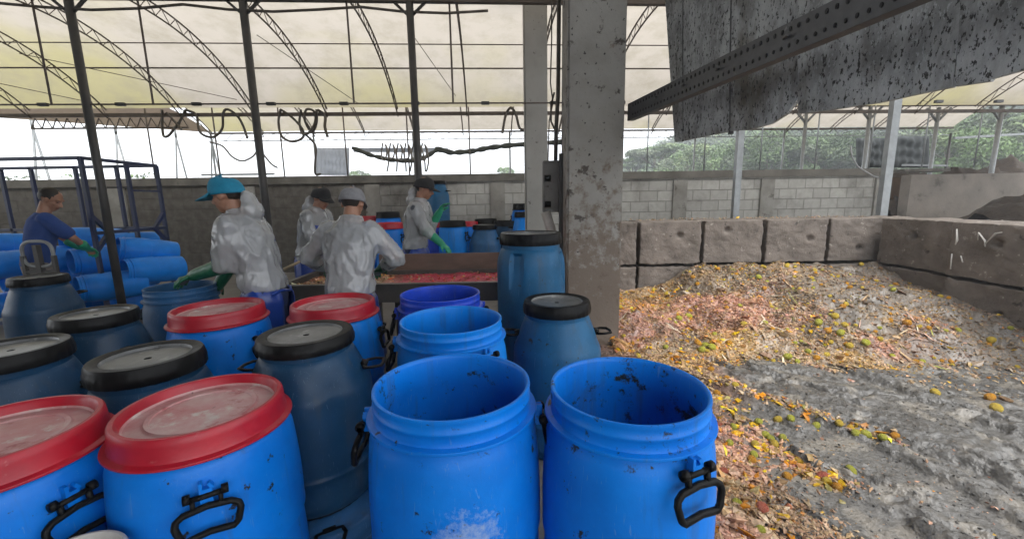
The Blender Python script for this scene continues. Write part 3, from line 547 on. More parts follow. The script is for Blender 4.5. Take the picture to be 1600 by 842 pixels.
# ------------------------------------------------------------------ cast blocks
def rough_block(name, sx, sy, sz, seed, holes=(), cuts=26):
    bm = bmesh.new(); bmesh.ops.create_cube(bm, size=1)
    bmesh.ops.subdivide_edges(bm, edges=bm.edges[:], cuts=cuts, use_grid_fill=True)
    for v in bm.verts:
        p = Vector((v.co.x * sx, v.co.y * sy, v.co.z * sz)); h = Vector((sx, sy, sz)) / 2; rr = .018
        q = Vector([math.copysign(max(abs(p[i]) - (h[i] - rr), 0), p[i]) for i in range(3)]); core = p - q
        if q.length > rr: p = core + q.normalized() * rr
        nrm = q.normalized() if q.length > 1e-6 else Vector((0, 0, 1))
        p += nrm * (.014 * mnoise.fractal(p * 4 + Vector((seed * 9.1, 0, 0)), .9, 2.1, 4) + .011 * mnoise.noise(p * 26 + Vector((0, seed * 5., 0))) - .014 - .03 * max(0, mnoise.noise(p * 7 + Vector((seed * 3., 0, 7.))) - .25) * (1 if q.length > rr * 1.01 else .35))
        for hx, hz in holes:
            d = math.hypot(p.x - hx, p.z - hz)
            if p.y < -sy / 2 + .08 and d < .05: p.y += .06 * (1 - (d / .05) ** 3)
        v.co = p
    me = bpy.data.meshes.new(name); bm.to_mesh(me); bm.free(); me.polygons.foreach_set('use_smooth', [True] * len(me.polygons)); return me
BW, BH, BD = .80, .60, .6
bx_edges = [at_y(x, 340, BACK).x for x in (940, 999, 1101, 1199, 1299, 1394, 1440)]
desc_up = ['narrow concrete block end showing beside the big pillar, upper course', 'brown concrete block standing on the lower block next to the big pillar', 'concrete block second in the upper course from the big pillar', 'concrete block third in the upper course, middle of the row', 'concrete block fourth in the upper course with the deep gap at its right', 'dark concrete block in the corner where the two block rows meet']
desc_lo = ['narrow concrete block end behind the pillar, lower course', 'bare lower concrete block with a round hole rising above the waste', 'lower concrete block with scraps on its ledge', 'lower concrete block mostly buried behind the heap crest', 'lower concrete block buried under the yellow crest of the heap', 'lower corner concrete block buried in waste']
for i in range(6):
    x0, x1 = bx_edges[i], bx_edges[i + 1]; gap = .028
    for tier in (0, 1):
        z = .05 + tier * .615 + BH / 2
        yo = -.05 if tier == 0 and i >= 2 else rng.uniform(-.02, .02)
        o = link('concrete_block', rough_block('concrete_block', x1 - x0 - gap, BD, BH, i * 2 + tier, [((x1 - x0) * (.14, -.1, .22, .05, -.2)[i - 1], (.10, .16, .02, -.12, .05)[i - 1])] if i and (tier or i == 1) else []), M_BLOCK)
        o.location = ((x0 + x1) / 2, BACK + BD / 2 + yo, z + .02); o.rotation_euler = (0, 0, rng.uniform(-.012, .012))
        tag(o, (desc_up if tier else desc_lo)[i], 'concrete block', 'cast blocks of the back row')
XW = at_y(1400, 345, BACK - .3).x                 # right hand row comes towards the camera
rd = [('large concrete block of the right row, next to the corner', 4.62, 5.55), ('concrete block of the right row with white paint smears', 3.66, 4.60), ('concrete block of the right row nearest the camera', 2.75, 3.64)]
RB = []
for i, (lb, y0, y1) in enumerate(rd):
    for tier in (0, 1):
        o = link('concrete_block', rough_block('concrete_block', y1 - y0 - .012, BD, BH + (.01 if tier else 0), 40 + i * 2 + tier, [(.0, .1)] if tier else [(.1, .0)], 28), M_BLOCK)
        o.location = (XW + BD / 2 - .06 * i, (y0 + y1) / 2, .07 + tier * .615 + BH / 2); o.rotation_euler = (0, 0, R(-90 + 1.5))
        tag(o, lb + (', upper course' if tier else ', lower course under it'), 'concrete block', 'cast blocks of the right row'); RB.append(o)
def smear(parent, strokes):
    for pts, wd in strokes:
        b = MB(); b.tube([(x, -BD / 2 - .012, z) for x, z in pts], [wd * (.6 + .5 * math.sin(3.1 * i / max(len(pts) - 1, 1))) for i in range(len(pts))], 6, flat=.45, ref=(0, 1, 0)); b.build('paint_smear', M_CHALK, parent, True)
smear(RB[3], [([(-.38, .22), (-.36, .10), (-.37, .05)], .014), ([(-.39, -.05), (-.38, -.22)], .014), ([(-.30, -.06), (-.27, -.13)], .016), ([(-.17, .20), (-.10, .12), (-.09, .06)], .013), ([(-.10, .08), (-.02, .2), (.03, .215)], .014), ([(-.17, .2), (-.165, .12)], .011)])
# debris caught on top of the blocks
acc = Acc(); r_ = np.random.RandomState(5); X = bx_edges[1] + r_.rand(220) * (XW - bx_edges[1]); Y = BACK + .05 + r_.rand(220) * .5
acc.add(*scraps(np.stack([X, Y, np.full(220, 1.292)], -1), None, .012, PR_STRAW, 301))
X = bx_edges[2] + r_.rand(260) * 1.1; Y = BACK - .03 + r_.rand(260) * .02
o = link('block_top_crumbs', acc.mesh('block_top_crumbs'), M_SCRAP); tag(o, 'pale crumbs of waste lying along the tops of the concrete blocks', 'food scraps', kind='stuff')

# ------------------------------------------------------------------ masonry wall behind
WY = 10.; wall = empty('block_wall', S(0, WY)); wall.rotation_euler = (0, 0, SA)
tag(wall, 'long grey hollow block wall with dark patches behind the workers', 'wall')
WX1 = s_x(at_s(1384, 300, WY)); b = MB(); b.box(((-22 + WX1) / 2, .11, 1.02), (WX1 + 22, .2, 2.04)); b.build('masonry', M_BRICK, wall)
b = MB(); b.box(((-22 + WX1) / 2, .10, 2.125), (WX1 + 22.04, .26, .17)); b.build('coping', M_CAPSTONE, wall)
for x in (-20, -17, -14, -11, -8.2, -5.4, -2.6, .3, s_x(at_s(1062, 300, WY)), s_x(at_s(1198, 300, WY)), WX1 - .14):
    b = MB(); b.box((x, -.01, 1.0), (.34, .06, 2.0)); b.build('pilaster', M_PILASTER, wall)

# ------------------------------------------------------------------ main shed
shed = empty('canopy_shed', (0, 0, 0)); shed.rotation_euler = (0, 0, SA)
tag(shed, 'arched beige tarpaulin shed on dark steel trusses over the work area', 'shed')
AY, AH, AR, EY = 5.2, 4.6, 6.6, 9.0
def arch(y, k=0): return 4.38 + k - .92 * (abs(y - 6.2) / 2.8) ** 2.3
NEAR = 2 * AY - EY
NEAR = 4.5
ys = [NEAR + (EY - NEAR) * i / 28 for i in range(29)]
def sheet(x0, x1, yl, f, st=.5):
    V = []; nx = int((x1 - x0) / st); F = []
    for i in range(nx + 1):
        x = x0 + (x1 - x0) * i / nx
        for y in yl: V.append((x, y, f(y) + .012 * mnoise.noise(Vector((x * .8, y * 1.1, 3)))))
    n = len(yl); F = [(i * n + j, i * n + j + 1, (i + 1) * n + j + 1, (i + 1) * n + j) for i in range(nx) for j in range(n - 1)]
    return V, F
b = MB(); b.add(*sheet(-16, 14, ys, lambda y: arch(y, .03))); b.build('roof_sheet', M_TARP, shed, True)
RIBX = [-.32 + 1.40 * k for k in range(-10, 11)]
def rib_mb(x, yl, f, dp=.15, r=.013):
    b = MB(); up = [Vector((x, y, f(y))) for y in yl]; lo = [Vector((x, y, f(y) - dp)) for y in yl]
    b.tube(up, r, 6); b.tube(lo, r, 6)
    for i in range(len(yl) - 1):
        b.bar(up[i], lo[i + 1], .008) if i % 2 else b.bar(lo[i], up[i + 1], .008)
    return b
yl2 = [NEAR + (EY - NEAR) * i / 34 for i in range(35)]
ribm = rib_mb(0, yl2, lambda y: arch(y)).mesh('truss_rib')
for x in RIBX: link('truss_rib', ribm, M_RIB, shed, (x, 0, 0))
def rod(name, x0, x1, y, z, r, mat=None, sag=0, n=2):
    b = MB(); k = max(2, int((x1 - x0) / .5)) if sag else 1
    pts = [(x0 + (x1 - x0) * i / k, y, z - sag * abs(math.sin(math.pi * (x0 + (x1 - x0) * i / k - (-1.5)) / 1.95))) for i in range(k + 1)]
    b.tube(pts, r, 8); b.build(name, mat or M_RIB, shed, True)
rod('purlin', -16, 14, 7.78, arch(7.78) - .26, .013); rod('purlin', -16, 14, 7.22, arch(7.22) - .22, .009); rod('hose_rail', -9.5, 1.2, 5.5, 2.80, .010)
rod('cable', -9.5, .1, 5.5, 3.90, .016, M_HOSE, .07)
b = MB(); b.bar((-16, EY, 3.36), (14, EY, 3.36), .06, .065); b.build('eave_beam', M_RIB, shed)
b = MB(); b.bar((-16, 5.5, 3.98), (14, 5.5, 3.98), .07, .07); b.build('tie_beam', M_RIB, shed)
x0, x1 = s_x(at_s(45, 180, EY)), s_x(at_s(292, 180, EY)); b = MB(); b.bar((x0, EY, 3.12), (x1, EY, 3.12), .03); nz_ = 15
for i in range(nz_): 
    a = x0 + (x1 - x0) * i / nz_; c = x0 + (x1 - x0) * (i + .5) / nz_; d = x0 + (x1 - x0) * (i + 1) / nz_
    b.bar((a, EY, 3.12), (c, EY, 3.31), .014); b.bar((c, EY, 3.31), (d, EY, 3.12), .014)
b.build('lattice_girder', M_RIB, shed)
for px in (80, 239, 397, 553, 708): 
    x = s_x(at_s(px, 160, 5.5)); b = MB(); b.tube([(x, 5.5, 2.80), (x, 5.5, 3.97)], .012, 6); b.build('hanger_rod', M_RIB, shed)
for (a, c) in [((30, 84), (370, 156)), ((400, 45), (560, 162)), ((645, 45), (712, 150)), ((0, 131), (140, 160))]:
    p, q = at_s(*a, 7.3), at_s(*c, 8.6); inv = lambda P: (s_x(P), -P.x * math.sin(SA) + P.y * math.cos(SA), min(P.z, arch(-P.x * math.sin(SA) + P.y * math.cos(SA)) - .05))
    b = MB(); b.tube([inv(p), inv(q)], .006, 5); b.build('bracing_wire', M_RIB, shed)
for px in (135, 397, 648):                          # posts of the middle row
    x = s_x(at_s(px, 160, 5.5)); b = MB(); b.tube([(x, 5.5, 0), (x, 5.5, 3.95)], .045, 14)
    for s in (-1, 1): b.bar((x, 5.5, 3.78), (x + s * .20, 5.5, 3.96), .028)
    b.box((x, 5.5, .012), (.2, .2, .016)); b.build('post', M_STEEL, shed, True)
for x in [RIBX[i] for i in range(5, 21)]:                # slim posts under the eave
    b = MB(); b.tube([(x, 9.97, 2.21), (x, 9.97, 3.95)], .016, 8); b.build('eave_post', M_GALV if x > 3 else M_RIB, shed, True)
for x in RIBX:
    b = MB(); b.box((x * .62 - 1.5, 5.5, 2.80), (.10, .04, .035)); b.build('cable_clip', M_STEEL, shed)
# solid roof of the concrete building the pillars carry, over the barrels
sl = empty('concrete_roof', (0, 0, 5.0)); tag(sl, 'concrete roof slab carried by the broad pillar above the barrels', 'roof')
b = MB(); b.box((-6.2, -.6, .12), (17.4, 10., .24)); b.build('slab', M_CONC2, sl)
b = MB(); b.box((-8.0, -5.5, -2.5), (13.6, .2, 5.0)); b.build('light_blocking_wall', M_CONC, sl)  # unseen wall added behind the camera to keep light off the left
# ------------------------------------------------------------------ second bay beyond the wall
far = empty('far_bay', (0, 0, 0)); far.rotation_euler = (0, 0, SA); tag(far, 'second arched beige roof bay beyond the block wall', 'shed')
FY0, FY1, FH, FR_ = 9.25, 14., 4.55, 4.2
fmid = (FY0 + FY1) / 2
def farch(y): return FH - FR_ + math.sqrt(FR_ ** 2 - (y - fmid) ** 2)
FX0 = s_x(at_s(330, 217, FY1)); FX1 = s_x(at_s(1488, 207, FY1))
yl = [FY0 + (FY1 - FY0) * i / 24 for i in range(25)]
b = MB(); b.add(*sheet(FX0, FX1, yl, lambda y: farch(y) + .02)); b.build('roof_sheet', M_TARP, far, True)
fr = rib_mb(0, yl, lambda y: farch(y) - .02, .12, .015).mesh('truss_rib')
k = 0; x = FX0 + .05
while x < FX1: link('truss_rib', fr, M_RIB, far, (x, 0, 0)); x += 1.55
for y in (11., 12.6): 
    b = MB(); b.tube([(FX0, y, farch(y) - .14), (FX1, y, farch(y) - .14)], .014, 6); b.build('purlin', M_RIB, far)
ez = farch(FY1); b = MB(); b.bar((FX0, FY1, ez - .03), (FX1, FY1, ez - .03), .05); b.build('eave_beam', M_RIB, far)
b = MB(); b.bar((FX0, FY1, ez - .26), (FX1, FY1, ez - .26), .025); nq = int((FX1 - FX0) / .42)
for i in range(nq):
    a, c, d = FX0 + i * .42, FX0 + (i + .5) * .42, FX0 + (i + 1) * .42; b.bar((a, FY1, ez - .26), (c, FY1, ez - .05), .014); b.bar((c, FY1, ez - .05), (d, FY1, ez - .26), .014)
b.build('lattice_girder', M_GALV, far)
x = FX0
while x < FX1 + .1:
    b = MB(); b.tube([(x, FY1, 0), (x, FY1, ez - .02)], .03, 8); b.build('post', M_GALV, far, True); x += 3.1
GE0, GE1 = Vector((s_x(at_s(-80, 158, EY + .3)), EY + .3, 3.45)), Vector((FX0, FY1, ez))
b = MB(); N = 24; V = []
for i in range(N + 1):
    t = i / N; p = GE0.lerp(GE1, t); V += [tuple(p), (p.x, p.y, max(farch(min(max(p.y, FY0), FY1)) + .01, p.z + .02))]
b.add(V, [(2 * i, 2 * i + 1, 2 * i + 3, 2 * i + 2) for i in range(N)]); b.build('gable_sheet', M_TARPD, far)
for t in (.22, .52, .80, 1.):                           # A-shaped legs under the gable edge
    p = GE0.lerp(GE1, t); b = MB(); b.tube([p, (p.x, p.y, p.z - .2)], .03, 8); q = Vector((p.x, p.y, p.z - .18))
    for s in (-1, 1): b.tube([q, (p.x + s * .42, p.y, 0)], .024, 8)
    b.tube([(p.x - .31, p.y, .95), (p.x + .31, p.y, .95)], .016, 6); b.build('trestle_leg', M_GALV, far, True)
b = MB(); b.tube([(s_x(at_s(292, 292, 9.9)), 10.45, 2.3), (s_x(at_s(412, 290, 9.9)), 10.45, 2.3)], .022, 6); b.build('guard_rail', M_GALV, far)

# curtains hung beyond the wall
def hang(name, px0, px1, y0, y1, Y, mat, label, folds=9, amp=.03, parent=None):
    V = []; n, m = 40, 10
    for i in range(n + 1):
        for j in range(m + 1):
            p = at_s(px0 + (px1 - px0) * i / n, y0 + (y1 - y0) * j / m, Y); u = i / n
            p = p + Vector((0, amp * math.sin(j * 1.9 + 3 * u + 1.5 * math.sin(u * 6)) * math.sin(math.pi * u) + amp * .4 * math.sin(u * folds * 6.28), 0)); V.append(p)
    F = [(i * (m + 1) + j, i * (m + 1) + j + 1, (i + 1) * (m + 1) + j + 1, (i + 1) * (m + 1) + j) for i in range(n) for j in range(m)]
    b = MB(); b.add(V, F); o = b.build(name, mat, None, True); md = o.modifiers.new('t', 'SOLIDIFY'); md.thickness = .006
    if label: tag(o, label, 'curtain')
    return o
hang('side_curtain', 493, 546, 231, 274, 10.6, M_CURT, 'small pale grey curtain hanging above the wall behind the black caps')
o = hang('rolled_sheet', 552, 700, 231, 238, 11.2, M_CURT, None)
tag(o, 'translucent grey sheet sagging beyond the wall behind the coiled hoses', 'curtain')
def roll(pts, Y, r, label):
    P = [at_s(x, y, Y) for x, y in pts]; b = MB(); Q = []
    for i in range(len(P) - 1):
        for k in range(6): Q.append(P[i].lerp(P[i + 1], k / 6))
    Q.append(P[-1]); Q = [Q[0]] + [(Q[i - 1] + Q[i] * 2 + Q[i + 1]) / 4 for i in range(1, len(Q) - 1)] + [Q[-1]]
    b.tube(Q, [r * (.7 + .5 * abs(math.sin(i * .9))) for i in range(len(Q))], 10); o = b.build('rolled_curtain', M_ROLL, None, True); tag(o, label, 'curtain')
roll([(550, 231), (580, 243), (610, 250), (640, 252), (665, 246), (685, 233)], 11., .05, 'dark rolled curtain sagging in a long curve behind the coiled hoses')
roll([(680, 232), (705, 239), (735, 237), (765, 231), (800, 227), (880, 222)], 11., .06, 'dark greenish rolled curtain running towards the slim pillar')
# ------------------------------------------------------------------ hoses coiled on the eave beam
def hose(px, Y, label, r=.026, sp=None):
    P = [at_s(x, y, Y) for x, y in px]; Q = []
    for i in range(len(P) - 1):
        p0, p1, p2, p3 = P[max(i - 1, 0)], P[i], P[i + 1], P[min(i + 2, len(P) - 1)]
        for k in range(8):
            t = k / 8; Q.append(.5 * ((2 * p1) + (p2 - p0) * t + (2 * p0 - 5 * p1 + 4 * p2 - p3) * t * t + (3 * p1 - p0 - 3 * p2 + p3) * t ** 3))
    Q.append(P[-1]); Q = [q + Vector((0, .05 * math.sin(i * .21), 0)) for i, q in enumerate(Q)]
    b = MB(); b.tube(Q, r, 8); o = b.build('hose', M_HOSE, None, True); tag(o, label, 'hose', 'hoses hung from the eave beam'); return o
hose([(253, 172), (250, 195), (256, 212), (266, 213), (275, 196), (285, 176), (292, 173)], 8.9, 'round loop of dark hose leftmost on the eave beam', .023)
hose([(259, 176), (270, 190), (284, 203)], 8.85, 'short straight hose end crossing the leftmost hose loop', .02)
hose([(290, 172), (303, 178), (310, 195), (318, 210), (332, 214), (345, 200), (350, 180), (358, 172), (372, 185), (385, 216)], 8.9, 'long S shaped hose hanging between the left pole and second pole', .023)
hose([(327, 222), (345, 228), (362, 244), (380, 252), (392, 246), (400, 236), (410, 238), (425, 256), (432, 262)], 9.3, 'thin wavy hose hanging low against the white sky', .018)
hose([(438, 172), (433, 190), (440, 212), (458, 222), (472, 215), (470, 200), (455, 182), (440, 172)], 8.9, 'wide lopsided hose loop right of the second pole', .023)
hose([(470, 172), (466, 190), (472, 208), (482, 210), (490, 195), (490, 175), (480, 172), (478, 190), (486, 206), (494, 190), (496, 172)], 8.9, 'double coil of hose in the middle of the hose cluster', .023)
hose([(496, 172), (506, 180), (508, 198), (514, 215)], 8.9, 'hose end curving down at the right of the hose cluster', .028)
hose([(474, 208), (488, 222), (494, 236), (494, 270), (500, 272)], 9., 'hose dropping from the cluster down to the grey curtain', .022)
hose([(785, 208), (790, 180), (798, 169), (806, 180), (812, 200), (822, 202)], 8.9, 'single hose arch on the beam just left of the slim pillar', .026)
for i, x in enumerate((598, 610, 622, 634, 646, 652, 660)):
    hose([(x, 224), (x - 3, 236), (x - 1, 248), (x + 5, 250 - 3 * (i % 2)), (x + 6, 236), (x + 3, 226), (x + 8, 234), (x + 10 + (i % 3), 252), (x + 6 + 3 * (i % 3), 268)], 9.6, ['first', 'second', 'third', 'fourth', 'fifth', 'sixth', 'seventh'][i] + ' thin hose coil from the left beside the third pole', .016)

# ------------------------------------------------------------------ concrete pillars, box, conduits
def pillar(name, xl, xr, Y, dep, mat, label, top=5.5):
    p0, p1 = at_y(xl, 300, Y), at_y(xr, 300, Y); wd = p1.x - p0.x
    bm = bmesh.new(); bmesh.ops.create_cube(bm, size=1)
    bmesh.ops.scale(bm, vec=(wd, dep, top), verts=bm.verts); bmesh.ops.bevel(bm, geom=[e for e in bm.edges if abs(e.verts[0].co.z - e.verts[1].co.z) > 1], offset=.018, segments=2, affect='EDGES')
    me = bpy.data.meshes.new(name); bm.to_mesh(me); bm.free()
    o = link(name, me, mat); o.location = ((p0.x + p1.x) / 2, Y + dep / 2, top / 2); tag(o, label, 'pillar'); return o
PY = 4.25
pillar('concrete_pillar', 886, 973, PY, .45, M_CONCM, 'broad stained concrete pillar with black spatter in the middle of the picture')
pillar('concrete_pillar', 821, 856, 5.9, .36, M_CONC2, 'slim pale concrete pillar behind the teal barrel')
b = MB(); 
for z in (1.06, 3.04, 3.09): 
    pass
box_ = empty('electrical_box', at_y(866, 292, 4.75)); bc = box_.location
tag(box_, 'grey steel electrical box strapped between the two pillars with cables above', 'electrical box')
b = MB(); b.box((0, 0, 0), (.26, .16, .56)); o = b.build('cabinet', pm('grimy_cabinet', (.10, .095, .085), (.17, .165, .15), 5, .6, .002, 30, specks=[((.05, .04, .03), 6, .6, .06)]), box_); o.modifiers.new('b', 'BEVEL').width = .008
b = MB(); b.box((-.01, -.09, 0), (.21, .014, .48)); o = b.build('door', pm('cabinet_door', (.12, .115, .10), (.16, .15, .14), 5, .6, .002, 30, specks=[((.05, .04, .03), 8, .6, .06)]), box_); b = MB(); b.box((.08, -.103, 0), (.02, .02, .06)); b.build('latch', M_BLACK, o)
for dx, dz in ((-.1, .09), (-.1, -.19)):
    b = MB(); b.tube([(dx - .02, -.12, dz - .0), (dx + .05, -.12, dz)], .035, 10); b.build('cable_gland', M_BLACK, box_, True)
def wires(pts_list, r, name, label):
    b = MB()
    for pts in pts_list: b.tube(pts, r, 8)
    o = b.build(name, M_HOSE, None, True); tag(o, label, 'conduit')
cx = lambda px, py: at_y(px, py, 4.7)
wires([[cx(874, -60), cx(873, 60), cx(872, 150), cx(869, 200), cx(868, 262)]], .022, 'conduit', 'thick black conduit running down the left side of the broad pillar')
wires([[cx(881, -60), cx(880, 120), cx(879, 262)]], .013, 'conduit', 'thin black conduit against the broad pillar edge')
wires([[cx(862, -40), cx(862, 60), cx(860, 130), cx(864, 160), cx(858, 190), cx(856, 262)]], .007, 'loose_cable', 'loose thin cable hanging in the gap between the pillars')
wires([[cx(866, 145), cx(861, 165), cx(861, 190), cx(868, 205), cx(872, 208)]], .010, 'loose_cable', 'black cable bend beside the thick conduit')
p = at_y(858, 345, 4.7); b = MB(); b.tube([p + Vector((-.04, 0, .1)), p + Vector((.02, -.02, -.1)), p + Vector((.05, -.02, -.32))], .055, 10); o = b.build('white_pipe', pm('dirty_white_pipe', (.5, .48, .45), (.36, .33, .3), 7, .5), None, True); tag(o, 'short dirty white pipe hanging under the electrical box', 'pipe')
p = at_y(877, 350, 4.6); b = MB(); b.box(p, (.05, .05, 1.5)); o = b.build('backing_rail', M_STEEL); tag(o, 'dark steel rail fixed beside the broad pillar under the box', 'rail')

# ------------------------------------------------------------------ hanging cladding and perforated channel
A_, B_ = at_y(1050, 220, 4.15), at_y(1600, 113, 1.95); 
pd = Vector((B_.x - A_.x, B_.y - A_.y, 0)).normalized(); pn = Vector((pd.y, -pd.x, 0))
if pn.y > 0: pn = -pn
def on_panel(px, py):
    d = ray(px, py); o = Vector((A_.x, A_.y, 0)); k = (o - CAM).dot(pn) / d.dot(pn); return CAM + d * k
clad = empty('hanging_cladding', (A_.x, A_.y, 2.1)); tag(clad, 'corroded black and white panels hanging at the upper right with a ragged lower edge', 'cladding')
SHEETS = [[(1054, 222), (1066, 221), (1066, -140), (1030, -140)], [(1067.5, 220), (1100, 213), (1139, 206), (1139, 120), (1143, -140), (1068, -140)], [(1141, 205), (1170, 203), (1205, 193), (1228, 178), (1240, 163), (1251, 149), (1256, 60), (1262, -200), (1145, -140)],
          [(1253, 178), (1300, 173), (1380, 161), (1440, 148), (1495, 137), (1505, 60), (1522, -260), (1252, -200)], [(1499, 136), (1554, 128), (1556, 124), (1600, 112), (1700, 94), (1800, 80), (1900, -200), (1526, -260)]]
for pts in SHEETS:
    P = [on_panel(x, y) for x, y in pts]; n = len(P); off = pn * (0 if len(pts) != 8 else .036); T = .03
    o_ = clad.location; b = MB(); b.add([p + off - o_ for p in P] + [p + off - pn * T - o_ for p in P], [tuple(range(n)), tuple(range(n, 2 * n))[::-1]] + [(i, (i + 1) % n, n + (i + 1) % n, n + i) for i in range(n)])
    me = b.mesh('panel'); bm = bmesh.new(); bm.from_mesh(me); bmesh.ops.recalc_face_normals(bm, faces=bm.faces); bm.to_mesh(me); bm.free(); link('panel', me, M_PANEL, clad)
for px0, px1 in ((1066, 1067), (1139, 1143)):
    P = [on_panel(px0, 210) - pn * .02 - clad.location, on_panel(px1, -140) - pn * .02 - clad.location]; b = MB(); b.bar(P[0], P[1], .03); b.build('joint_strip', M_BEAM, clad)
q0, q1 = at_y(981, 176, PY - .02), at_y(1390, -12, 1.83)
q0, q1 = q0 + (q0 - q1) * .0, q1 + (q1 - q0) * .9
bd = (q1 - q0).normalized(); bs = bd.cross(Vector((0, 0, 1))).normalized(); bu = bs.cross(bd)
beam = empty('perforated_channel', q0); tag(beam, 'black steel channel with rows of holes running from the pillar to the upper right', 'steel beam')
L = (q1 - q0).length; Mb = Matrix((bs, bd, bu)).transposed(); BHT = .155
b = MB(); ctr = bd * (L / 2)
b.box(ctr, (.006, L, BHT), Mb); 
for s in (-1, 1): b.box(ctr - bs * (.03 * 1) + bu * (s * (BHT / 2 - .003)) * 1.0, (.06, L - .002, .008), Mb)
b.build('channel', M_BEAM, beam)
b = MB(); k = .12
while k < L - .05:
    for s, w_ in ((.042, .014), (-.038, .012)):
        c = bd * k + bu * s + bs * .0045; b.lathe([(w_ * .6, -.0022), (w_ * .6, .0022)], 10); nv = 20
        for i in range(len(b.v) - nv, len(b.v)): vx = Vector(b.v[i]); b.v[i] = tuple(c + bd * vx.x + bu * vx.y * 1.5 + bs * vx.z)
    k += .052
b2 = b; b2.build('dark_disc_row', M_DARK, beam); beam.children[-1]['kind'] = 'stuff'  # raised discs; the dark inside of the holes is put into their colour
for k in (.55, .95, 1.35, 1.9, 2.4):
    b = MB(); c = bd * k + bu * .01 + bs * .006; b.tube([c, c + bs * .02 + bd * .05], .008, 6); b.build('bolt', M_STEEL, beam)

# ------------------------------------------------------------------ galvanised posts by the block row
def gpost(xb, yb, xt, yt, Y, wd, label, top=3.6):
    p = at_y(xb, yb, Y); b = MB()
    b.box((p.x, p.y, top / 2), (wd, .01, top)); b.box((p.x - wd / 2 + .004, p.y + .045, top / 2), (.008, .08, top)); b.box((p.x + wd / 2 - .004, p.y + .045, top / 2), (.008, .08, top))
    o = b.build('galvanised_post', M_GALV); tag(o, label, 'post'); return p
gpost(1151, 320, 0, 0, 7.2, .10, 'slim galvanised post standing behind the block row in front of the masonry wall')
pg = gpost(1384, 310, 0, 0, 6.5, .115, 'broad galvanised post at the right end of the masonry wall')
b = MB(); P = [at_y(x, y, 6.6) for x, y in [(1329, 228), (1331, 245), (1340, 260), (1352, 268), (1366, 276), (1383, 281)]]; b.tube(P, .012, 6); o = b.build('hanging_cable', M_WIRE, None, True); tag(o, 'pale cable curving down to the broad galvanised post', 'cable')

# ------------------------------------------------------------------ compost bay on the far right
MR = empty('bay_wall', S(0, 0)); tag(MR, 'weathered concrete retaining wall of the compost bay at far right', 'wall')
p0, p1 = at_y(1421, 300, 11.5), at_y(1760, 300, 11.5); b = MB(); b.box(((p0.x + p1.x) / 2 + .5, 11.65, 1.04), (p1.x - p0.x + 1, .3, 2.08)); b.build('wall_slab', pm('weathered_slab', (.20, .175, .15), (.13, .115, .10), 1.2, .85, .006, 16, specks=[((.07, .06, .05), 2.4, .6, .1)]), MR)
q = at_y(1391, 300, 12.6); q2 = at_y(1432, 300, 12.6); b = MB(); b.box(((q.x + q2.x) / 2, 12.7, 1.0), (q2.x - q.x + .4, .2, 2.1)); b.build('back_slab', pm('ochre_slab', (.19, .12, .07), (.13, .085, .055), 2, .85, .006, 16), MR)
b = MB(); b.box(((q.x + q2.x) / 2, 12.2, 2.22), (q2.x - q.x + .5, .5, .08)); b.build('lintel', M_CAPSTONE, MR)
def mound(name, pts, Y, dep, mat, label, base=0):
    P = [at_y(x, y, Y) for x, y in pts]; xs = [p.x for p in P]; hs = [p.z for p in P]; V = []; nx, ny = 70, 16
    for i in range(nx + 1):
        x = xs[0] + (xs[-1] - xs[0]) * i / nx; h = max(float(np.interp(x, xs, hs)) - base, 0)
        for j in range(ny + 1):
            t = j / ny * 2 - 1; k = max(1 - t * t, 0) ** .8; V.append((x, Y + t * dep, base + h * k * (1 + .25 * mnoise.fractal(Vector((x * 1.3, t * 2, 5.)), .8, 2, 4)) - .02))
    F = [(i * (ny + 1) + j, (i + 1) * (ny + 1) + j, (i + 1) * (ny + 1) + j + 1, i * (ny + 1) + j + 1) for i in range(nx) for j in range(ny)]
    b = MB(); b.add(V, F); o = b.build(name, mat, None, True); tag(o, label, 'compost', kind='stuff'); return o
mound('compost_heap', [(1535, 345), (1560, 322), (1590, 308), (1620, 303), (1700, 296), (1800, 290)], 9.2, 1.4, M_SOIL, 'dark compost sloping up in front of the retaining wall')
mound('compost_heap', [(1385, 330), (1392, 308), (1410, 308), (1425, 318), (1440, 345)], 12.0, .4, M_SOIL, 'dark soil filling the bay opening beside the masonry wall')
mound('compost_heap', [(1380, 275), (1440, 270), (1520, 270), (1548, 268), (1580, 262), (1640, 256), (1750, 254)], 13.6, 1.5, M_SOIL, 'dark soil ridge showing above the retaining wall')
# frame posts of the open bay on the right
frm = empty('steel_shelter', (0, 0, 0)); tag(frm, 'open steel frame with slanted posts beyond the retaining wall', 'frame')
for xt, yt, xb, yb, Y, r in [(1362, 165, 1348, 262, 12.6, .05), (1468, 168, 1452, 270, 12.6, .05), (1566, 166, 1550, 266, 12.6, .06), (1261, 170, 1252, 262, 12.6, .045), (1487, 208, 1476, 266, 14.5, .035)]:
    p, q = at_y(xt, yt, Y), at_y(xb, yb, Y); p = Vector(((p.x + q.x) / 2, Y, p.z)); b = MB(); b.tube([(p.x, Y, 0), p], r, 8)
    if yt < 200:
        for s in (-1, 1): b.bar((p.x, Y, p.z - .4), (p.x + s * .35, Y, p.z - .02), .05)
    b.build('post', M_STEEL if Y > 14 else M_GALV, frm, True)
b = MB(); b.bar(at_y(1150, 166, 12.6), at_y(1760, 162, 12.6), .08); b.build('beam', M_RIB, frm)
b = MB(); b.bar(at_y(1490, 216, 14.5), at_y(1760, 200, 14.5), .07); b.build('rail', M_GALV, frm)
b = MB(); b.bar(at_y(1410, 258, 14.5), at_y(1480, 259, 14.5), .06); b.build('rail', M_GALV, frm)
hang('shade_net', 1392, 1452, 213, 262, 15.2, M_NET, 'black shade net hanging at the right end of the far bay', 5, .05)
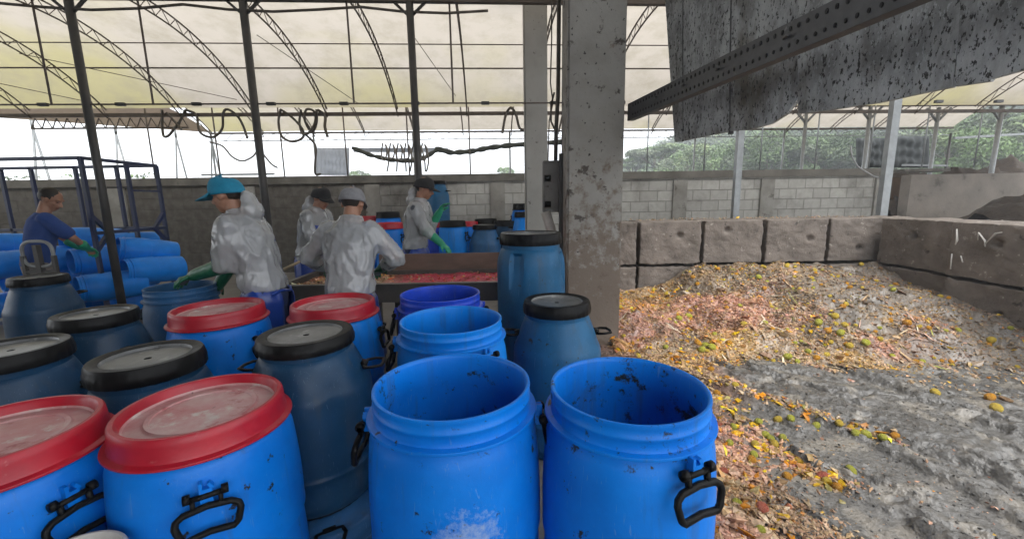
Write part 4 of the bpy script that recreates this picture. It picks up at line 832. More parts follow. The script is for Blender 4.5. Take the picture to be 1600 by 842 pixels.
hang('shade_net', 1338, 1384, 216, 262, 15.2, M_NET, 'dark shade net just left of the broad galvanised post', 5, .05)

# ------------------------------------------------------------------ hills, woods and trees
V = []; nx, ny = 60, 20
for i in range(nx + 1):
    for j in range(ny + 1):
        x = 15 + 150 * i / nx; y = 42 + 110 * j / ny
        h = 26 * max(0, min(1, (x - 18) / 60)) ** .8 * max(0, min(1, (y - 42) / 45)) + 3 * mnoise.noise(Vector((x * .05, y * .05, 0)))
        V.append((x, y, h - 1.5))
b = MB(); b.add(V, [(i * (ny + 1) + j, (i + 1) * (ny + 1) + j, (i + 1) * (ny + 1) + j + 1, i * (ny + 1) + j + 1) for i in range(nx) for j in range(ny)])
struct(b.build('hill', pm('hill_undergrowth', (.04, .06, .02), (.06, .085, .03), .3, .9), None, True))
LG = np.array([[.050, .085, .026], [.068, .110, .034], [.042, .066, .024], [.085, .120, .042], [.06, .08, .04]])
def leaf_clumps(cs, per, rad, lf, seed, pal=LG, squash=.75):
    r = np.random.RandomState(seed); cs = np.asarray(cs, float); n = len(cs) * per
    d = r.randn(n, 3); d /= np.linalg.norm(d, axis=1)[:, None]; d[:, 2] = np.where(d[:, 2] < -.3, -d[:, 2], d[:, 2]); rr = np.repeat(np.asarray(rad, float).reshape(-1), per) if np.size(rad) > 1 else rad
    P = np.repeat(cs, per, 0) + d * (np.asarray(rr).reshape(-1, 1) * (.72 + .36 * r.rand(n, 1))) * np.array([1, 1, squash])
    a = r.randn(n, 3); a /= np.linalg.norm(a, axis=1)[:, None]; bb = np.cross(a, d + .4 * r.randn(n, 3)); bb /= np.linalg.norm(bb, axis=1)[:, None]
    s = lf * (.5 + r.rand(n, 1)); V = np.stack([P - a * s, P - bb * s * .5, P + a * s, P + bb * s * .5], 1).reshape(-1, 3)
    F = np.arange(n * 4).reshape(-1, 4); cc = np.repeat(pal[r.randint(0, len(pal), len(cs))], per, 0) * (.75 + .5 * r.rand(n, 1)); return V, F, np.repeat(cc, 4, 0)
def leaf_obj(name, parts, parent=None):
    a = Acc()
    for p in parts: a.add(*p)
    return link(name, a.mesh(name), M_LEAF, parent)
def tree(loc, H, crown_r, kind, label, seed, base=None):
    r = np.random.RandomState(seed); t = empty('tree', loc); tag(t, label, 'tree', 'trees beyond the wall')
    b = MB(); top = H * .8; b.tube([(0, 0, 0), (.1, .05, H * .35), (-.05, 0, top)], [H * .03, H * .022, H * .008], 7)
    cs, rd = [], []
    if kind == 'umbrella':
        for k in range(9): a = k * .7; q = (crown_r * (.35 + .5 * r.rand()) * math.cos(a), crown_r * .6 * math.sin(a), H * (.80 + .14 * r.rand())); b.tube([(0, 0, H * .66), q], [H * .01, H * .004], 5); cs.append(q); rd.append(crown_r * .34)
        sq, per = .38, 800
    else:
        n = 16
        for k in range(n):
            a = r.rand() * 6.28; zz = (k + .5) / n; rr = crown_r * math.sqrt(r.rand()) * (1 - .55 * abs(zz - .4)); q = (rr * math.cos(a), rr * math.sin(a), H * (.34 + .56 * zz)); b.tube([(0, 0, H * (.25 + .4 * zz)), q], [H * .009, H * .003], 5); cs.append(q); rd.append(crown_r * (.30 + .2 * r.rand()))
        sq, per = .8, 620 if base is None or np.size(base) == 1 else 300
    b.build('trunk', M_BARK, t, True)
    leaf_obj('crown', [leaf_clumps(cs, per, rd, H * .019, seed, LG * (base if base is not None else 1), sq)], t); return t
def gp(px, Y, z=0): p = at_y(px, 300, Y); return (p.x, Y, z)
def hgt(px, py, Y): return at_y(px, py, Y).z
HAZE_PALE = np.array([2.1, 1.9, 2.3])  # lightens far leaves: distance haze put into their colour
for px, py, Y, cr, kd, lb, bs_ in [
        (1022, 226, 55, 4.4, 'umbrella', 'flat topped umbrella tree standing out against the sky beside the broad pillar', HAZE_PALE), (1072, 228, 48, 3.4, 'bushy', 'pale feathery tree right of the umbrella tree under the panel edge', HAZE_PALE * 1.1),
        (1108, 222, 44, 3.2, 'bushy', 'pale loose tree under the ragged panel edge left of the slim post', HAZE_PALE * 1.05), (988, 246, 60, 2.6, 'umbrella', 'small pale tree peeping out beside the pillar', HAZE_PALE),
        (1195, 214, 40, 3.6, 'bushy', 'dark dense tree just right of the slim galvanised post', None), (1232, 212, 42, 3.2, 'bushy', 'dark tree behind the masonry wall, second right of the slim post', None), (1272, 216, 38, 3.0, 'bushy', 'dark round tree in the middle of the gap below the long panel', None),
        (1308, 210, 40, 3.2, 'bushy', 'tall dark tree left of the hanging pale cable', None), (1350, 212, 44, 3.4, 'bushy', 'dark tree behind the shade net', None), (790, 258, 60, 1.9, 'bushy', 'small lone round tree on the skyline left of the slim pillar', HAZE_PALE), (562, 264, 55, 1.8, 'bushy', 'tiny bush top on the skyline right of the grey curtain', HAZE_PALE),
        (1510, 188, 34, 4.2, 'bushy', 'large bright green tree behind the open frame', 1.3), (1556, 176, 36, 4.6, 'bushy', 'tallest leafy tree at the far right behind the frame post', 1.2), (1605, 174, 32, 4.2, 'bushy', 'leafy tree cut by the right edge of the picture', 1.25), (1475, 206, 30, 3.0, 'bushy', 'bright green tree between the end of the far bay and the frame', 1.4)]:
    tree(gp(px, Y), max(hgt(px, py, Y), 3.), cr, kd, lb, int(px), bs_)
r = np.random.RandomState(8); cs = []
for k in range(420):
    x = 20 + 110 * r.rand(); y = 46 + 70 * r.rand(); h = 26 * max(0, min(1, (x - 18) / 60)) ** .8 * max(0, min(1, (y - 42) / 45)); cs.append((x, y, h + 1.2 + 1.5 * r.rand()))
o = leaf_obj('wooded_hillside', [leaf_clumps(cs, 300, 2.8, .32, 9, LG * 1.25)]); tag(o, 'green wooded hillside rising behind the right end of the sheds', 'woods', kind='stuff')
cs = []
for k in range(150): px = 980 + 560 * r.rand(); Y = 26 + 30 * r.rand(); p = gp(px, Y); cs.append((p[0], Y, r.rand() * 2.2))
o = leaf_obj('undergrowth', [leaf_clumps(cs, 420, 1.4, .14, 10, LG * 1.15)]); tag(o, 'low green undergrowth just above the top of the masonry wall', 'bushes', kind='stuff')
cs = []
for px in list(range(10, 60, 12)) + list(range(110, 140, 10)) + list(range(205, 245, 8)): cs.append((at_y(px, 300, 16).x, 16, 2.62 + .1 * r.rand()))
o = leaf_obj('wall_weeds', [leaf_clumps(cs, 16, .16, .05, 12, LG * 1.5)]); tag(o, 'sparse weeds showing just above the wall top at the left', 'weeds', kind='stuff')

b = MB(); b.box((40, 90, 27), (300, 240, 56)); hz_m = bpy.data.materials.new('haze'); hz_m.use_nodes = True; hn = hz_m.node_tree; hn.nodes.remove(hn.nodes['Principled BSDF'])
pv = hn.nodes.new('ShaderNodeVolumePrincipled'); pv.inputs['Color'].default_value = (.9, .94, 1, 1); pv.inputs['Density'].default_value = .0038; hn.links.new(pv.outputs[0], hn.nodes['Material Output'].inputs['Volume'])
hz = b.build('haze', hz_m); hz['kind'] = 'stuff'; hz['label'] = 'thin grey mist over the hills'; hz['category'] = 'haze'

# ================================================================== BARRELS
def prof_arc(p0, p1, bulge, n=6):
    return [(p0[0] + (p1[0] - p0[0]) * i / n + bulge * math.sin(math.pi * i / n), p0[1] + (p1[1] - p0[1]) * i / n) for i in range(n + 1)]
def body_A(name):        # wide mouth barrel, open
    o = [(.0, .012), (.235, .012), (.255, .0), (.272, .012), (.278, .045)] + prof_arc((.280, .06), (.282, .50), .010, 8) + [(.2935, .505), (.2935, .515)] + prof_arc((.2925, .52), (.283, .80), .004, 6) + \
        [(.279, .84), (.271, .872), (.262, .893), (.262, .901), (.281, .905), (.2825, .910), (.281, .915), (.262, .918), (.2590, .925), (.2590, .950), (.2625, .953), (.2625, .961), (.2590, .964), (.2590, .984), (.2620, .990), (.2610, .998), (.256, 1.0), (.250, .997), (.247, .985), (.247, .90), (.262, .86), (.272, .78), (.272, .06), (.24, .03), (.0, .03)]
    b = MB(); b.lathe(o, 72, cap0=False, cap1=False); me = b.mesh(name); auto_smooth(me, 50); return me
def body_B(name):        # same barrel with its neck hidden under the lid
    o = [(.0, .012), (.235, .012), (.255, .0), (.272, .012), (.278, .045)] + prof_arc((.280, .06), (.282, .50), .010, 8) + [(.2935, .505), (.2935, .515)] + prof_arc((.2925, .52), (.283, .80), .004, 6) + [(.279, .84), (.271, .872), (.262, .893), (.250, .9), (.240, .92), (.222, .945), (.0, .946)]
    b = MB(); b.lathe(o, 72, cap0=False, cap1=False); me = b.mesh(name); auto_smooth(me, 50); return me
def lid_B():             # red snap lid
    o = [(.0, .958), (.150, .958), (.153, .962), (.166, .962), (.170, .955), (.176, .953), (.221, .953), (.226, .960), (.230, .983), (.238, .992), (.250, .992), (.256, .985), (.2585, .965), (.2620, .924), (.265, .917), (.281, .911), (.2825, .907), (.281, .903), (.266, .904), (.258, .915), (.258, .948), (.0, .948)]
    b = MB(); b.lathe(o, 72, cap0=False, cap1=False); me = b.mesh('lid')
    for f in me.polygons:
        c = f.center
        if math.hypot(c.x, c.y) < .224 and c.z > .95: f.material_index = 1
    auto_smooth(me, 45); return me
def body_C(name):        # shouldered barrel with narrow neck
    o = [(.0, .01), (.215, .01), (.232, .0), (.245, .012), (.250, .05), (.262, .058), (.266, .075)] + prof_arc((.266, .09), (.268, .22), .001, 2) + [(.2705, .224), (.2705, .236), (.268, .240)] + prof_arc((.268, .26), (.268, .64), .006, 6) + [(.266, .665), (.258, .69), (.248, .71), (.238, .745), (.22, .80), (.203, .845), (.196, .862), (.190, .868), (.190, .93), (.0, .93)]
    b = MB(); b.lathe(o, 72, cap0=False, cap1=False); me = b.mesh(name); auto_smooth(me, 40); return me
def lid_C(rad=.205, z0=.895, h=.075, rib=.012):
    o = [(rad - .012, z0), (rad - .002, z0), (rad, z0 + .004), (rad, z0 + h * .55), (rad - .003, z0 + h * .62), (rad - .004, z0 + h - .010), (rad - .010, z0 + h), (rad - .026, z0 + h), (rad - .032, z0 + h - .003), (rad - .046, z0 + h - .003), (rad - .050, z0 + h - .006), (rad - .054, z0 + h - .018), (rad - .062, z0 + h - .020), (.014, z0 + h - .019), (.010, z0 + h - .028), (.0, z0 + h - .028)]
    b = MB(); b.lathe(o, 96, cap0=False, cap1=False, mod=lambda th, j: 1 + (rib if (1 <= j <= 4 and math.cos(th * 32) > .2) else 0)); me = b.mesh('lid')
    for f in me.polygons:
        c = f.center; q = math.hypot(c.x, c.y)
        if .013 < q < rad - .050 and c.z > z0 + h * .5: f.material_index = 1
    auto_smooth(me, 40); return me
def bracket_mesh():      # local: x outwards, y along, z up; origin on the body
    b = MB(); b.box((.010, 0, .0), (.024, .034, .050)); b.box((.012, -.012, .034), (.02, .010, .026)); b.box((.012, .014, .032), (.018, .010, .020), Matrix.Rotation(.5, 3, 'X')); me = b.mesh('handle_bracket'); return me
def handle_mesh():       # hinged loop hanging from the bracket
    b = MB(); b.tube([(.022, -.058, .004), (.022, .058, .004)], .009, 10); 
    for s in (-1, 1): b.tube([(.022, s * .040, .010), (.022, s * .058, .010)], .015, 12); b.bar((.022, s * .036, .004), (.030, s * .036, -.036), .016, .012)
    pts = [(.030, -.062, -.034), (.030, .0, -.026), (.030, .062, -.034), (.033, .080, -.046), (.037, .084, -.062), (.043, .074, -.100), (.044, .062, -.112), (.044, .0, -.104), (.044, -.062, -.112), (.043, -.074, -.100), (.037, -.084, -.062), (.033, -.080, -.046)]
    P = []
    for i in range(len(pts)):
        a, c = Vector(pts[i]), Vector(pts[(i + 1) % len(pts)]); P += [a, a.lerp(c, .5)]
    b.loop(P, .0105, 8, ref=(1, 0, 0)); me = b.mesh('handle', True); return me
def handle_C_mesh():     # side loop that stands off the shoulder
    b = MB(); b.box((.012, 0, 0), (.03, .05, .03)); 
    pts = [(.02, -.05, .0), (.055, -.058, .012), (.092, -.045, .022), (.098, 0, .025), (.092, .045, .022), (.055, .058, .012), (.02, .05, .0), (.014, 0, 0)]
    P = []
    for i in range(len(pts)):
        a, c = Vector(pts[i]), Vector(pts[(i + 1) % len(pts)]); P += [a, a.lerp(c, .5)]
    b.loop(P, .0085, 8, ref=(0, 0, 1)); return b.mesh('handle', True)
ME = {'A': body_A('body'), 'B': body_B('body'), 'C': body_C('body'), 'lidB': lid_B(), 'lidC': lid_C(), 'br': bracket_mesh(), 'h': handle_mesh(), 'hC': handle_C_mesh()}
def scuffed():
    m = M_BLUE.copy(); m.name = 'scuffed_blue_plastic'; n = m.node_tree; L = n.links.new; b = n.nodes['Principled BSDF']; src = b.inputs['Base Color'].links[0].from_socket
    tc = n.nodes.new('ShaderNodeTexCoord'); v = n.nodes.new('ShaderNodeVectorMath'); v.operation = 'DISTANCE'; L(tc.outputs['Object'], v.inputs[0]); v.inputs[1].default_value = (.070, -.28, .63)
    nz = n.nodes.new('ShaderNodeTexNoise'); nz.inputs['Scale'].default_value = 30; nz.inputs['Detail'].default_value = 10; nz.inputs['Roughness'].default_value = .75; L(tc.outputs['Object'], nz.inputs['Vector'])
    s = n.nodes.new('ShaderNodeMath'); s.operation = 'MULTIPLY_ADD'; s.inputs[1].default_value = .30; L(nz.outputs['Fac'], s.inputs[0]); L(v.outputs['Value'], s.inputs[2])
    r = n.nodes.new('ShaderNodeMapRange'); r.inputs[1].default_value = .25; r.inputs[2].default_value = .15; r.inputs[3].default_value = 0; r.inputs[4].default_value = .75; L(s.outputs[0], r.inputs[0])
    x = n.nodes.new('ShaderNodeMix'); x.data_type = 'RGBA'; L(r.outputs[0], x.inputs[0]); L(src, x.inputs[6]); x.inputs[7].default_value = (.45, .52, .60, 1); L(x.outputs[2], b.inputs['Base Color']); return m
def grimy(m0, name, at=.60):      # black residue clinging inside the mouth
    m = m0.copy(); m.name = name; n = m.node_tree; L = n.links.new; b = n.nodes['Principled BSDF']; src = b.inputs['Base Color'].links[0].from_socket
    tc = n.nodes.new('ShaderNodeTexCoord'); sx = n.nodes.new('ShaderNodeSeparateXYZ'); L(tc.outputs['Object'], sx.inputs[0]); cx_ = n.nodes.new('ShaderNodeCombineXYZ'); L(sx.outputs['X'], cx_.inputs[0]); L(sx.outputs['Y'], cx_.inputs[1])
    ln = n.nodes.new('ShaderNodeVectorMath'); ln.operation = 'LENGTH'; L(cx_.outputs[0], ln.inputs[0])
    geo = n.nodes.new('ShaderNodeMapRange'); geo.inputs[1].default_value = .2735; geo.inputs[2].default_value = .2715; L(ln.outputs['Value'], geo.inputs[0])
    ri = n.nodes.new('ShaderNodeMapRange'); ri.inputs[1].default_value = .995; ri.inputs[2].default_value = .86; L(sx.outputs['Z'], ri.inputs[0])
    nz = n.nodes.new('ShaderNodeTexNoise'); nz.inputs['Scale'].default_value = 10; nz.inputs['Detail'].default_value = 12; nz.inputs['Roughness'].default_value = .8; L(tc.outputs['Object'], nz.inputs['Vector'])
    r = n.nodes.new('ShaderNodeMapRange'); r.inputs[1].default_value = at; r.inputs[2].default_value = at + .05; L(nz.outputs['Fac'], r.inputs[0])
    p = n.nodes.new('ShaderNodeMath'); p.operation = 'MULTIPLY'; L(r.outputs[0], p.inputs[0]); L(geo.outputs[0], p.inputs[1])
    x = n.nodes.new('ShaderNodeMix'); x.data_type = 'RGBA'; L(p.outputs[0], x.inputs[0]); L(src, x.inputs[6]); x.inputs[7].default_value = (.018, .022, .02, 1); L(x.outputs[2], b.inputs['Base Color']); return m
M_SCUFF = grimy(scuffed(), 'scuffed_grimy_blue', .585); M_GRIMY = grimy(M_BLUE, 'grimy_blue_plastic', .55); M_GRIMY2 = grimy(M_SKY, 'grimy_bright_blue', .66)
def with_mat(me, m):
    mi = [p.material_index for p in me.polygons]; c = me.copy(); c.materials.clear()
    for q in (m if isinstance(m, (list, tuple)) else [m]): c.materials.append(q)
    c.polygons.foreach_set('material_index', mi); return c
BODYM = {}
def barrel(kind, loc, label, mat, angles=(0, math.pi), scale=1., name=None, lidmats=None, rz=0, cat='barrel', group='plastic barrels standing in the yard', rot=None):
    t = empty(name or {'A': 'open_barrel', 'B': 'lidded_barrel', 'C': 'shouldered_barrel'}[kind], loc, rz); t.scale = (scale,) * 3 if not isinstance(scale, tuple) else scale
    if rot: t.rotation_euler = rot
    tag(t, label, cat, group)
    key = (kind, mat.name)
    if key not in BODYM: BODYM[key] = with_mat(ME[kind], mat)
    link('body', BODYM[key], mat, t)
    if kind in 'BC':
        lm = lidmats or ([M_RED, M_REDTOP] if kind == 'B' else [M_BLACK, M_LIDTOP]); lk = ('lid' + kind, lm[0].name, lm[1].name)
        if lk not in BODYM: BODYM[lk] = with_mat(ME['lid' + kind], lm)
        link('lid', BODYM[lk], lm, t)
    for a in angles:
        rad, z = (.280, .865 if kind == 'A' else .80) if kind != 'C' else (.232, .755)
        if kind != 'C':
            bk = (kind, 'br', mat.name)
            if bk not in BODYM: BODYM[bk] = with_mat(ME['br'], mat)
            o = link('handle_bracket', BODYM[bk], mat, t); o.location = (rad * math.cos(a), rad * math.sin(a), z); o.rotation_euler = (0, 0, a)
        o = link('handle', ME['h' if kind != 'C' else 'hC'], M_BLACK, t); o.location = (rad * math.cos(a), rad * math.sin(a), z); o.rotation_euler = (0, 0 if kind != 'C' else .25, a)
    return t
def top_at(px, py, h): p = at_z(px, py, h); return (p.x, p.y, 0)
def set_on(kind, px, py, label, mat, angles=(0, math.pi), scale=1., base=0., **kw):
    hh = {'A': 1.0, 'B': .992, 'C': .97}[kind] * (scale[2] if isinstance(scale, tuple) else scale) + base; p = top_at(px, py, hh)
    return barrel(kind, (p[0], p[1], base), label, mat, angles, scale, **kw)
D = math.radians
set_on('A', 707, 595, 'open blue barrel with a white scuff on its front, left of the two nearest', M_SCUFF, (D(183), D(2)))
set_on('A', 981, 601, 'open blue barrel with black grime round its mouth, nearest the waste yard', M_GRIMY, (D(-66), D(114)), (.955, .955, 1.))
set_on('B', 316, 627, 'large blue barrel with a red lid and black handle at the front left', M_BLUE, (D(-56), D(124)), .945)
set_on('B', -8, 672, 'blue barrel with a red lid cut by the left edge of the picture', M_BLUE, (D(-14), D(166)), .945)
set_on('C', 478, 518, 'tall navy barrel with a black lid stacked behind the two front red and open barrels', M_NAVY, (D(172), D(10)), (1., 1., .80), base=.245)
p = at_z(478, 518, .97 * .8 + .245); barrel('C', (p.x, p.y, 0), 'low blue barrel under the tall navy barrel, only its shoulder in view', M_STEEL_BLUE, (D(-60),), (1.06, 1.06, .245 / .97), name='low_barrel')
set_on('C', 230, 553, 'black lidded barrel just behind the front red lid, with a hole in the lid centre', M_NAVY, (D(150), D(20)))
set_on('C', 149, 487, 'navy barrel with a wet shiny black lid in the third row from the left', M_NAVY, (D(-20), D(160)))
set_on('C', 16, 541, 'navy barrel with a black lid above the leftmost red lid', M_NAVY, (D(20), D(200)))
set_on('C', 60, 431, 'navy barrel with a black lid by the hand truck at the far left', M_NAVY, (D(170), D(80)))
set_on('B', 341, 478, 'blue barrel with a red lid before the worker in the turquoise hat', M_BLUE, (D(-12), D(168)), .98)
set_on('B', 521, 470, 'blue barrel with a red lid in front of the worker seen from behind', M_SKY, (D(2), D(182)), .985)
set_on('A', 688, 457, 'violet blue open barrel farthest back, by the sorting tray', M_BLUE2, (D(190), D(20)))
set_on('A', 705, 497, 'open blue barrel between the violet one and the front scuffed one', M_SKY, (D(185), D(-48)))
set_on('C', 870, 468, 'teal blue shouldered barrel with black lid and two side handles by the broad pillar', M_TEAL, (D(175), D(4)), (1.04, 1.04, 1.))
set_on('A', 282, 446, 'dull blue open tub the gloved worker reaches into', M_STEEL_BLUE, (D(180),), (.86, .86, 1.0), name='open_tub')
p = at_z(95, 884, .70); barrel('B', (p.x, p.y, 0), 'barrel with a pale lid just showing at the bottom left edge', M_BLUE, (), (.50, .50, .70), lidmats=[M_PALELID, M_PALELID])
# tall screw-top drum by the pillar
def tall_drum():
    o = [(.0, .0), (.255, .0), (.27, .02), (.275, .06)] + prof_arc((.277, .10), (.280, 1.02), .004, 8) + [(.279, 1.08), (.272, 1.13), (.262, 1.165), (.254, 1.19), (.243, 1.205), (.236, 1.212), (.236, 1.26), (.0, 1.26)]
    b = MB(); b.lathe(o, 80, cap0=False, cap1=False); me = b.mesh('body')
    for v in me.vertices:      # moulded hand grips
        a = math.atan2(v.co.y, v.co.x)
        for ga in (D(-118), D(-20), D(80), D(170)):
            da = abs((a - ga + math.pi) % (2 * math.pi) - math.pi)
            if da < .22 and 1.0 < v.co.z < 1.17: k = 1 - .13 * min(1, (.22 - da) / .08); v.co.x *= k; v.co.y *= k
    auto_smooth(me, 40); return me
p = at_z(829, 362, 1.34); t = empty('screw_top_drum', (p.x, p.y, 0)); tag(t, 'tall teal drum with a ribbed black screw lid against the broad pillar', 'barrel', 'plastic barrels standing in the yard')
link('body', tall_drum(), M_TEAL, t); link('lid', lid_C(.252, 1.245, .09, .014), [M_BLACK, M_LIDTOP], t)

# ---- barrels behind the sorting tray (background)
def back(kind, px, py, Y, label, mat, scale=1., base=0, lidmats=None):
    hk = {'A': 1.0, 'B': .992, 'C': .97}[kind]; p = at_y(px, py, Y); s = (p.z - base) / hk; w_ = scale
    return barrel(kind, (p.x, p.y, base), label, mat, (D(-20), D(160)), (w_, w_, s), lidmats=lidmats, group='barrels behind the sorting tray')
BLK = [M_BLACK, M_BLACK]
back('B', 707, 345, 8.0, 'bright blue straight barrel with a thin black lid beside the green glove', M_SKY, .95, lidmats=BLK)
back('C', 757, 351, 8.0, 'faded blue shouldered barrel right of the bright blue one behind the tray', M_STEEL_BLUE, 1.12)
back('C', 820, 331, 8.2, 'blue shouldered barrel raised behind the teal screw-top drum', M_SKY, 1.0)
back('B', 819, 318, 9.1, 'blue barrel with a black lid at the back under the slim pillar', M_BLUE, .95, lidmats=BLK)
back('B', 608, 348, 7.9, 'blue barrel with a red lid left of the worker with the green gloves', M_BLUE, .95)
back('B', 606, 331, 8.8, 'dark lidded blue barrel behind the red lidded one by the worker with green gloves', M_BLUE, .92, lidmats=BLK)
back('B', 575, 338, 8.9, 'small red lid showing behind the worker seen from behind', M_BLUE, .9)
back('B', 735, 346, 9.0, 'red lidded barrel half hidden behind the bright blue one', M_BLUE, .62)
back('B', 759, 342, 9.2, 'black lidded blue barrel directly behind the faded shouldered one', M_BLUE, .95, lidmats=BLK)
back('B', 788, 345, 9.0, 'dark blue barrel between the faded shouldered one and the slim pillar', M_NAVY, .9, lidmats=BLK)
back('B', 684, 347, 8.9, 'violet blue barrel with red lid behind the green gloves', M_BLUE2, .9)
lw = back('C', 683, 352, 9.1, 'lower barrel of the stacked pair behind the worker with green gloves', M_NAVY, .9)
back('C', 683, 283, 9.1, 'upper teal barrel stacked high behind the worker with green gloves', M_TEAL, .9, base=lw.location.z + .97 * lw.scale.z)
# ---- barrels lying in the cage
def lying(px, py, Y, yaw, tilt, label, mat, s=.70, base=None):
    p = at_y(px, py, Y); ax = Vector((math.cos(yaw) * math.cos(tilt), math.sin(yaw) * math.cos(tilt), math.sin(tilt)))
    q = ax.to_track_quat('Z', 'Y'); t = barrel('A', p - ax * (.5 * s * 1.0), label, mat, (), (s * .98, s * .98, s * 1.05), name='open_barrel', group='empty blue barrels lying in the cage', rot=q.to_euler()); return t
E_ = D
M_LIE = drum_mat('deep_blue_plastic', (.001, .22, .78), dirt=.74, c2=(.001, .18, .66))
lying(166, 404, 5.7, E_(240), 0, 'large empty blue barrel lying on its side in the middle of the pile', M_LIE, .64)
lying(233, 393, 6.0, E_(236), E_(12), 'empty blue barrel tipped with its mouth up at the right end of the pile', M_LIE, .64)
lying(243, 421, 5.8, E_(242), E_(4), 'empty blue barrel lying under the tipped one at the right end', M_LIE, .64)
lying(178, 446, 5.4, E_(238), E_(2), 'empty blue barrel lying lowest at the front of the pile', M_LIE, .64)
lying(150, 375, 6.2, E_(244), E_(6), 'empty blue barrel topmost under the green glove', M_LIE, .64)
lying(108, 403, 5.9, E_(250), 0, 'empty blue barrel lying behind the hand truck', M_LIE, .64)
lying(14, 413, 5.6, E_(262), E_(0), 'empty blue barrel lying at the left edge of the picture', M_LIE, .64)
lying(22, 384, 6.1, E_(236), E_(4), 'empty blue barrel behind the worker in the blue shirt', M_LIE, .64)
lying(205, 382, 6.4, E_(238), E_(0), 'empty blue barrel half hidden at the back of the pile', M_LIE, .64)
lying(125, 436, 6.0, E_(240), 0, 'shaded blue barrel under the middle of the pile', M_LIE, .64)
lying(205, 432, 6.3, E_(240), 0, 'shaded blue barrel deep at the back of the pile', M_LIE, .64)
lying(60, 432, 6.0, E_(240), 0, 'blue barrel low in the pile behind the hand truck legs', M_LIE, .64)
lying(140, 470, 5.9, E_(240), 0, 'barrel on the ground under the pile, front row', M_LIE, .64)
lying(215, 468, 6.0, E_(240), 0, 'barrel on the ground under the right end of the pile', M_LIE, .64)
lying(40, 472, 5.9, E_(240), 0, 'barrel on the ground at the left under the pile', M_LIE, .64)
# ------------------------------------------------------------------ blue pipe cage, hand truck
cage = empty('pipe_cage', (0, 0, 0)); tag(cage, 'navy blue tube cage standing around the pile of empty blue barrels', 'cage')
xr = at_y(135, 300, 5.3).x; zt = 2.2; Y0, Y1 = 5.3, 6.5; xr2 = at_y(250, 300, 6.5).x
def cbar(name, p, q, r=.021):
    b = MB(); b.bar(p, q, r * 2, r * 2); o = b.build(name, M_FRAME, cage); return o
fl = at_y(-160, 300, 5.3).x
cA, cC = Vector((xr, Y0, 0)), Vector((xr2, Y1, 0)); up_ = lambda v, z: Vector((v.x, v.y, z)); mid = cA.lerp(cC, .55)
for v in (cA, mid, cC, Vector((fl, Y0, 0)), Vector((at_y(8, 300, Y1).x, Y1, 0)), Vector((at_y(55, 300, Y1).x, Y1, 0)), Vector((at_y(124, 300, Y1).x, Y1, 0)), Vector((at_y(188, 300, Y1).x, Y1, 0))): cbar('upright', up_(v, 0), up_(v, zt))
cl = Vector((fl, Y0, 0)); cb = Vector((at_y(-120, 300, Y1).x, Y1, 0))
for z, nm in ((zt, 'top_rail'), (1.27, 'middle_rail'), (.12, 'bottom_rail')):
    cbar(nm, up_(cA, z), up_(cC, z)); cbar(nm, up_(cC, z), up_(cb, z))
    if z != 1.27: cbar(nm, up_(cA, z), up_(cl, z))
for k in (1.82,): cbar('middle_rail', up_(mid, k), up_(cC, k), .012)
for v, d in ((cC, (mid - cC).normalized()), (cA, (cC - cA).normalized())): cbar('gusset', up_(v, 1.05) , up_(v + d * .22, 1.27), .022); cbar('gusset', up_(v, 1.49), up_(v + d * .22, 1.27), .022)
tr = empty('hand_truck', at_z(66, 520, 0) * 0 + Vector((at_y(63, 400, 4.6).x, 4.6, 0))); tag(tr, 'dark hand truck with an oval tube handle standing behind the leftmost black lids', 'hand truck')
b = MB(); b.loop([(.17 * math.copysign(abs(math.cos(a)) ** .6, math.cos(a)), -.02, 1.10 + .14 * math.copysign(abs(math.sin(a)) ** .7, math.sin(a))) for a in [k * 6.283 / 32 for k in range(32)]], .017, 8, ref=(0, 1, 0)); b.build('handle', M_GALV, tr, True)
b = MB(); b.bar((0, -.02, .3), (0, -.02, 1.2), .05); 
for s in (-1, 1): b.bar((s * .17, -.02, .12), (s * .17, -.02, 1.08), .035)
for z in (.3, .6, .9): b.bar((-.17, -.02, z), (.17, -.02, z), .03)
b.box((0, -.16, .03), (.42, .28, .012)); b.build('frame', M_STEEL, tr)
for s in (-1, 1):
    b = MB(); b.lathe([(.02, -.03), (.11, -.03), (.125, -.015), (.125, .015), (.11, .03), (.02, .03)], 24); me = b.mesh('wheel', True); o = link('wheel', me, M_BOOT, tr); o.location = (s * .22, .08, .125); o.rotation_euler = (0, R(90), 0)

# ------------------------------------------------------------------ sorting tray
TY0, TY1, TZ = 3.82, 4.62, .84
tx0, tx1 = at_y(436, 440, TY0).x, .42
tray = empty('sorting_tray', ((tx0 + tx1) / 2, (TY0 + TY1) / 2, 0)); tag(tray, 'long dark steel sorting tray full of pink mash and food scraps', 'tray')
cx0 = tray.location.x; cy0 = tray.location.y; TL, TD = tx1 - tx0, TY1 - TY0
b = MB(); b.box((0, 0, TZ - .16), (TL, TD, .02)); b.box((0, -TD / 2, TZ - .085), (TL, .02, .17)); b.box((-TL / 2, 0, TZ - .085), (.02, TD - .022, .17)); b.box((TL / 2, 0, TZ - .085), (.02, TD - .022, .17)); b.box((0, TD / 2, TZ - .085), (TL, .02, .168)); b.box((0, -TD / 2 - .01, TZ + .004), (TL + .03, .06, .012)); b.box((-TL / 2 - .01, 0.03, TZ + .005), (.05, TD, .011)); b.build('basin', M_TRAY, tray)
sx0 = at_y(592, 400, TY1 + .02).x - cx0
b = MB(); b.box(((sx0 + TL / 2) / 2, TD / 2 + .025, TZ + .06), (TL / 2 - sx0, .02, .24)); b.build('splash_board', M_TRAYBACK, tray)
